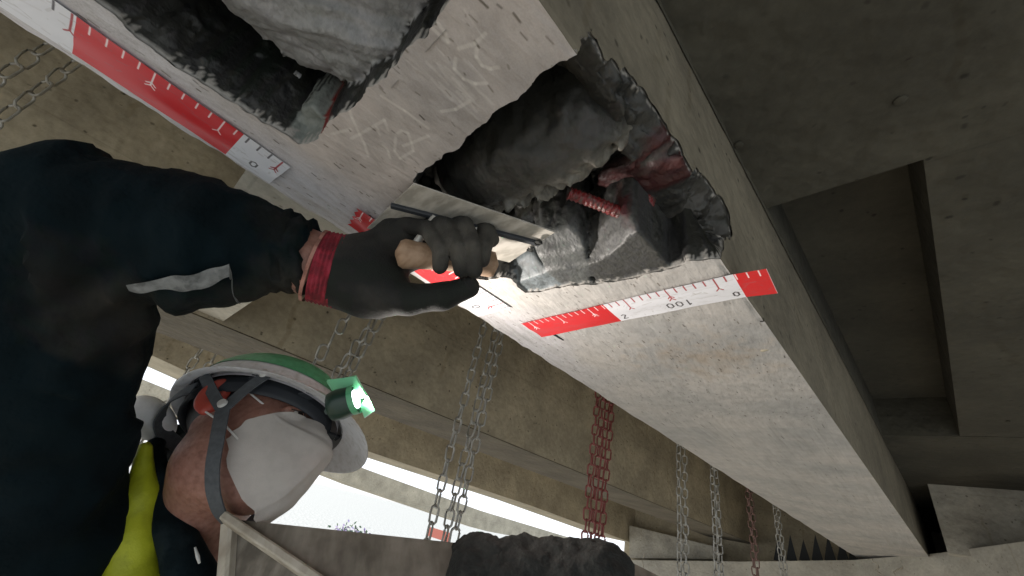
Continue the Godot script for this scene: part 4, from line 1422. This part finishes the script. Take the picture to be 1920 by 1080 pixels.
func glove(w: Node3D, wr: Vector3) -> void:
	var f := Field.new(Vector3(-0.3806, 0.2356, -0.1802) - Vector3(.16, .12, .12), Vector3(-0.3806, 0.2356, -0.1802) + Vector3(.15, .12, .12), .003)
	f.cap(Vector3(-0.4466, 0.2185, -0.1359), Vector3(-0.4188, 0.2738, -0.1547), .043, .022, .02)
	f.cap(Vector3(-0.4526, 0.2168, -0.1304), Vector3(-0.4211, 0.2086, -0.1605), .042, .032, .02)
	f.cap(Vector3(-0.4176, 0.2783, -0.1520), Vector3(-0.3520, 0.3066, -0.2075), .020, .018, .02)
	f.cap(Vector3(-0.4466, 0.2442, -0.1485), Vector3(-0.4036, 0.2742, -0.1900), .024, .020, .02)
	f.cap(Vector3(-0.4294, 0.1894, -0.1554), Vector3(-0.3853, 0.1916, -0.1820), .022, .0165, .02)
	f.cap(Vector3(-0.3853, 0.1916, -0.1820), Vector3(-0.3515, 0.2004, -0.2033), .0165, .0145, .008)
	f.cap(Vector3(-0.3515, 0.2004, -0.2033), Vector3(-0.3277, 0.2153, -0.2178), .0145, .0115, .006)
	# four fingers: knuckle, first bend, second bend, tip
	var fg := [
		[Vector3(-0.4008, 0.2853, -0.1478), Vector3(-0.3521, 0.2643, -0.1559), Vector3(-0.3306, 0.2372, -0.1698), Vector3(-0.3365, 0.2218, -0.1803)],
		[Vector3(-0.3812, 0.2954, -0.1652), Vector3(-0.3342, 0.2705, -0.1678), Vector3(-0.3156, 0.2408, -0.1806), Vector3(-0.3208, 0.2223, -0.1965)],
		[Vector3(-0.3612, 0.3037, -0.1849), Vector3(-0.3201, 0.2761, -0.1830), Vector3(-0.3057, 0.2476, -0.1915), Vector3(-0.3129, 0.2274, -0.2083)],
		[Vector3(-0.3462, 0.3070, -0.2067), Vector3(-0.3102, 0.2812, -0.2079), Vector3(-0.3055, 0.2577, -0.2060), Vector3(-0.3104, 0.2433, -0.2130)]]
	for g in fg:
		f.cap(g[0], g[1], .0100, .0096, .003)
		f.cap(g[1], g[2], .0096, .0093, .0012)
		f.cap(g[2], g[3], .0093, .0084, .0012)
	f.cap(Vector3(-0.3205, 0.2817, -0.2096), Vector3(-0.3087, 0.2744, -0.2157), .0095, .0088, .004)
	part("glove", nets(f, func(p): return fn.get_noise_3dv(p * 420) * .0022 + fn2.get_noise_3dv(p * 1300) * .0009, func(p: Vector3) -> Color:
		var d := 1.0
		for g in fg: d = minf(d, minf(p.distance_to(g[2]), p.distance_to((g[1] + g[2]) * .5)) / .03)
		var k := clampf(1.05 - d + fn.get_noise_3dv(p * 600) * .5, 0.0, 1.0)
		return Color(.0075, .0082, .0074).lerp(Color(.125, .115, .096), k)), M.glove_dusty, w)
	var a := Vector3(-0.4676, 0.2109, -0.0967)
	var b := Vector3(-0.4539, 0.2164, -0.1291)
	var pts := []
	var rad := []
	for i in 25:
		var t := i / 24.0
		pts.append(a.lerp(b, t))
		rad.append(.0425 + .0025 * t + .0009 * sin(i * 2.1))
	part("knit_cuff", tube(pts, rad, 36, false, false), M.glove_cuff, w)
	part("cuff_hem", tube([Vector3(-0.4682, 0.2104, -0.0945), Vector3(-0.4668, 0.2106, -0.0978)], [.0437, .0437], 36, false, false), M.hem, w)
	part("wrist", tube([wr.lerp(a, -.4), Vector3(-0.4656, 0.2104, -0.0994)], [.036, .039], 28), M.skin, w)

func left_hand(w: Node3D, wr: Vector3) -> void:
	var g := wr + Vector3(.07, .03, .03)
	var f := Field.new(g - Vector3.ONE * .12, g + Vector3.ONE * .12, .004)
	f.cap(wr, g + Vector3(.0, -.01, .0), .034, .036, .02)
	for k in 4:
		var y := .035 - k * .022
		f.cap(g + Vector3(.01, y, -.03), g + Vector3(.05, y, -.01), .011, .0105, .006)
		f.cap(g + Vector3(.05, y, -.01), g + Vector3(.045, y, .03), .0105, .0095, .004)
	f.cap(g + Vector3(.0, .02, .03), g + Vector3(.04, .045, .035), .014, .011, .006)
	part("glove", nets(f), M.glove, w)

func helmet(w: Node3D, hp: Callable, H: Vector3, R: Vector3, U: Vector3, N: Vector3) -> void:
	var h := thing("safety_helmet", H, "white safety helmet with green crown worn by the worker", "helmet")
	var ru := .030          # height of the rim plane over the ears
	# dome section: angle th round, ph 0 rim .. 1 crown
	var dome := func(th: float, ph: float, grow: float) -> Vector3:
		var a := ph * PI * .5
		var rr := cos(a)
		var fwd := cos(th)
		var rx := (.110 + grow) * sin(th) * rr
		var rz := ((.136 if fwd > 0.0 else .122) + grow) * fwd * rr - .002
		return hp.call(rx, ru + (.098 + grow) * sin(a), rz)
	var shell := begin()
	part("shell", sheet(18, 60, func(v, u): return dome.call(u * TAU, pow(v, .9) * .16, 0.0)), M.white_shell, h)
	part("crown", sheet(10, 60, func(v, u): return dome.call(u * TAU, .155 + v * .845, .0012)), M.green, h)
	part("inner_shell", sheet(18, 60, func(v, u): return dome.call(u * TAU, v, -.004)), M.white_shell, h)
	var rim := func(v: float, u: float) -> Vector3:
		var th := u * TAU
		var front := smoothstep(.15, .95, cos(th))
		var ext := .016 + .036 * front + .004 * smoothstep(.6, 1.0, -cos(th))
		var ang := v * TAU
		# lens-shaped section from the wall outwards
		var k := .5 - .5 * cos(ang)
		var th2 := sin(ang) * .0022
		var e := ext * k
		var p: Vector3 = dome.call(th, 0.0, -.002)
		var out: Vector3 = (p - hp.call(0, ru, -.004)).normalized()
		return p + out * e + U * (th2 - .020 * front * k * k - .006 * k)
	part("brim", sheet(16, 80, rim), M.white_shell, h)
	# inside: white foam liner and dark sweatband
	part("liner", sheet(10, 60, func(v, u): return dome.call(u * TAU, .02 + v * .5, -.012)), M.liner, h)
	var band := func(v: float, u: float) -> Vector3:
		var th := u * TAU
		var ang := v * TAU
		var p: Vector3 = hp.call(.086 * sin(th), ru - .004 + .006 * cos(th), .112 * cos(th) - .006)
		var out: Vector3 = (p - hp.call(0, ru, -.006)).normalized()
		return p + out * cos(ang) * .004 + U * sin(ang) * .016
	part("headband", sheet(10, 64, band), M.headband, h)
	# harness arms from the shell to the band
	for th in [.55, 1.25, 2.2, -.55, -1.25, -2.2]:
		var a: Vector3 = dome.call(th, .06, -.006)
		var b: Vector3 = hp.call(.086 * sin(th + .1), ru + .004, .112 * cos(th + .1) - .006)
		var st := begin()
		bar(st, a, b, U.cross(a - b), .016, .004)
		part("harness_arm", flat(st), M.headband, h)
	# chin straps: two arms on each side meeting under the ear, then below the jaw
	for s in [1.0, -1.0]:
		var joint: Vector3 = hp.call(.086 * s, -.022, .012)
		strap(h, [hp.call(.100 * s, ru + .004, .050), hp.call(.094 * s, .012, .030), joint], N, .017)
		strap(h, [hp.call(.098 * s, ru, -.050), hp.call(.093 * s, .005, -.022), joint], N, .015)
		strap(h, [joint, hp.call(.078 * s, -.062, .030), hp.call(.058 * s, -.100, .042), hp.call(.028 * s, -.122, .050), hp.call(0, -.126, .052)], N, .019)
		for q in [hp.call(.104 * s, ru - .002, .050), hp.call(.092 * s, -.018, .013)]:
			var cm := CylinderMesh.new()
			cm.top_radius = .0055
			cm.bottom_radius = .0065
			cm.height = .004
			var bt := part("snap_button", cm, M.button, h)
			bt.position += q + R * s * .004
			bt.basis = Basis(U, R * s, U.cross(R * s))
	# padded cover at the back of the band
	var kf := Field.new(hp.call(0, .0, -.14) - Vector3.ONE * .1, hp.call(0, .0, -.14) + Vector3.ONE * .1, .004)
	kf.ell(hp.call(.03, .000, -.152), R, U, N, Vector3(.045, .024, .028), .006)
	part("nape_cover", nets(kf, func(p): return fn.get_noise_3dv(p * 300) * .003), M.nape, h)
	strap(h, [hp.call(.086, .016, -.062), hp.call(.066, .002, -.105), hp.call(.02, -.012, -.128), hp.call(-.05, -.006, -.118)], U, .022)
	# headlamp clipped to the front of the shell
	var L := Vector3(-0.5450, 0.1038, -0.2389)
	var aim := LAMP_AIM
	var hl := thing("headlamp", L, "lit green headlamp clipped to the front of the white helmet", "headlamp")
	var q0 := L - aim * .034
	part("lamp_body", tube([q0 - aim * .004, q0, q0 + aim * .012, L - aim * .006, L - aim * .001], [.010, .019, .021, .019, .0185], 24), M.lamp_body, hl)
	part("lens_ring", tube([L - aim * .006, L + aim * .002], [.020, .020], 24, false, false), M.green, hl)
	var lens := CylinderMesh.new()
	lens.top_radius = .0125
	lens.bottom_radius = .0125
	lens.height = .003
	var lm := part("lamp_lens", lens, M.glow, hl)
	var sx := aim.cross(U).normalized()
	lm.basis = Basis(sx, aim, sx.cross(aim))
	lm.position += L - aim * .001
	# translucent green guard plates around it
	var g1 := Vector3(-0.5610, 0.1273, -0.2258)
	var g2 := Vector3(-0.5232, 0.1197, -0.2325)
	var g3 := Vector3(-0.5154, 0.0940, -0.2558)
	var g4 := Vector3(-0.5447, 0.0880, -0.2624)
	var st2 := begin()
	hexa(st2, [Vector3(-0.5952, 0.1205, -0.2096), Vector3(-0.5427, 0.1325, -0.2248), Vector3(-0.5355, 0.1113, -0.2488), Vector3(-0.5925, 0.0975, -0.2423)], [Vector3(-0.5893, 0.1225, -0.2076), Vector3(-0.5383, 0.1290, -0.2225), Vector3(-0.5340, 0.1087, -0.2457), Vector3(-0.5867, 0.0992, -0.2387)])
	part("guard_plate", flat(st2), M.green_clear, hl)
	st2 = begin()
	hexa(st2, [Vector3(-0.5325, 0.1107, -0.2474), Vector3(-0.5297, 0.0956, -0.2642), Vector3(-0.5474, 0.0849, -0.2619), Vector3(-0.5477, 0.0985, -0.2493)], [Vector3(-0.5277, 0.1097, -0.2451), Vector3(-0.5254, 0.0946, -0.2613), Vector3(-0.5428, 0.0846, -0.2587), Vector3(-0.5433, 0.0975, -0.2466)])
	part("guard_plate", flat(st2), M.green_clear, hl)
	st2 = begin()
	bar(st2, q0, hp.call(0.02, ru + .04, .138), U, .022, .014)
	part("clip", flat(st2), M.lamp_body, hl)
	var sp := SpotLight3D.new()
	sp.name = "lamp_light"
	sp.light_energy = LAMP_ENERGY
	sp.light_color = Color(1.0, .965, .93)
	sp.spot_angle = 72
	sp.spot_angle_attenuation = 1.0
	sp.spot_range = 12
	sp.spot_attenuation = 2
	sp.light_size = .02
	sp.shadow_enabled = true
	hl.add_child(sp, true)
	sp.position = aim * .006
	sp.basis = Basis.looking_at(aim, Vector3.UP)

func strap(h: Node3D, pts: Array, side: Vector3, wd: float) -> void:
	var c := Curve3D.new()
	for i in pts.size():
		var t := Vector3.ZERO
		if i > 0 and i < pts.size() - 1: t = (pts[i + 1] - pts[i - 1]) * .22
		c.add_point(pts[i], -t, t)
	var p := c.tessellate_even_length(4, .008)
	var st := sheet(p.size() - 1, 1, func(a: float, b: float) -> Vector3:
		var i := int(round(a * (p.size() - 1)))
		var d := (p[mini(i + 1, p.size() - 1)] - p[maxi(i - 1, 0)]).normalized()
		var s := (side - d * side.dot(d)).normalized()
		return p[i] + s * (b - .5) * wd)
	# give it thickness
	var ar := st.surface_get_arrays(0)
	var v: PackedVector3Array = ar[Mesh.ARRAY_VERTEX]
	var n: PackedVector3Array = ar[Mesh.ARRAY_NORMAL]
	var tool := begin()
	for i in range(0, v.size() - 2, 2):
		var k := .0011
		hexa(tool, [v[i] - n[i] * k, v[i + 1] - n[i + 1] * k, v[i + 3] - n[i + 3] * k, v[i + 2] - n[i + 2] * k],
			[v[i] + n[i] * k, v[i + 1] + n[i + 1] * k, v[i + 3] + n[i + 3] * k, v[i + 2] + n[i + 2] * k])
	part("strap", flat(tool), M.strap, h)

const LAMP_AIM := Vector3(0.6865, 0.4883, -0.5388)
const LAMP_ENERGY := 0.17

# ------------------------------------------------------------------
func _ready() -> void:
	rng.seed = 7
	fc.seed = 5
	fc.noise_type = FastNoiseLite.TYPE_CELLULAR
	fc.frequency = 0.045
	fc.cellular_return_type = FastNoiseLite.RETURN_DISTANCE2_SUB
	fc.fractal_octaves = 2
	fn.seed = 3
	fn.frequency = 0.02
	fn.fractal_octaves = 4
	fn2.seed = 9
	fn2.frequency = 0.02
	fn2.fractal_octaves = 3
	var cam := Camera3D.new()
	cam.name = "camera"
	add_child(cam)
	cam.basis = Basis(Vector3(0.71917, 0.20082, -0.66518), Vector3(0.22134, 0.84124, 0.49328), Vector3(0.65864, -0.50198, 0.56055))
	cam.fov = 71.5
	cam.near = 0.02
	cam.far = 1500
	cam.current = true
	var we := WorldEnvironment.new()
	we.name = "environment"
	var env := Environment.new()
	env.background_mode = Environment.BG_SKY
	var sky := Sky.new()
	var sm := ProceduralSkyMaterial.new()
	sm.sky_top_color = Color(.72, .80, .90)
	sm.sky_horizon_color = Color(.93, .95, .98)
	sm.sky_curve = 0.25
	sm.ground_horizon_color = Color(.88, .87, .84)
	sm.ground_bottom_color = Color(.5, .48, .42)
	sky.sky_material = sm
	env.sky = sky
	env.background_energy_multiplier = 1.0
	env.tonemap_mode = Environment.TONE_MAPPER_LINEAR
	env.tonemap_exposure = 1.85
	env.sdfgi_enabled = true
	env.ssao_enabled = true
	env.ssil_enabled = true
	we.environment = env
	add_child(we)
	var sun := DirectionalLight3D.new()
	sun.name = "sun"
	sun.light_energy = 0.9
	sun.light_color = Color(1, .96, .9)
	sun.light_angular_distance = 0.5
	sun.shadow_enabled = true
	add_child(sun)
	sun.look_at_from_position(Vector3(-6, 3.3, 1.2), Vector3.ZERO)
	materials()
	M.hair = plain(lin(.014, .012, .011), .5)
	M.mask_loop = plain(lin(.6, .58, .56), .7)
	M.reflect = cloth(lin(.20, .21, .21), 12.0, 3.0)
	M.blade = M.board.duplicate()
	M.blade.albedo_texture = noise_tex(0.012, 5, [[0.25, lin(.30, .28, .24)], [0.5, lin(.42, .39, .34)], [0.75, lin(.5, .47, .42)]], 512)
	M.blade.roughness = .5
	M.wet = stone([[0.3, lin(.010, .011, .010)], [0.6, lin(.017, .018, .016)], [0.8, lin(.028, .028, .026)]], 4.0, 0.85, 8.0, 0.02, 12)
	M.deck = stone([[0.2, lin(.36, .31, .24)], [0.5, lin(.46, .41, .33)], [0.8, lin(.55, .5, .42)]], 1.5, 0.9, 3.0, 0.01, 61)
	M.nape = cloth(lin(.85, .84, .83), 14.0, 2.0, .1)  # sky backlight on the cover is put into this near-white
	M.glow = plain(Color(1, 1, 1), .3)
	M.glow.emission_enabled = true
	M.glow.emission = Color(.95, .97, 1.0)
	M.glow.emission_energy_multiplier = 3.0
	bridge()
	main_girder()
	tapes()
	surroundings()
	chains()
	trowel()
	mortar_board()
	person()
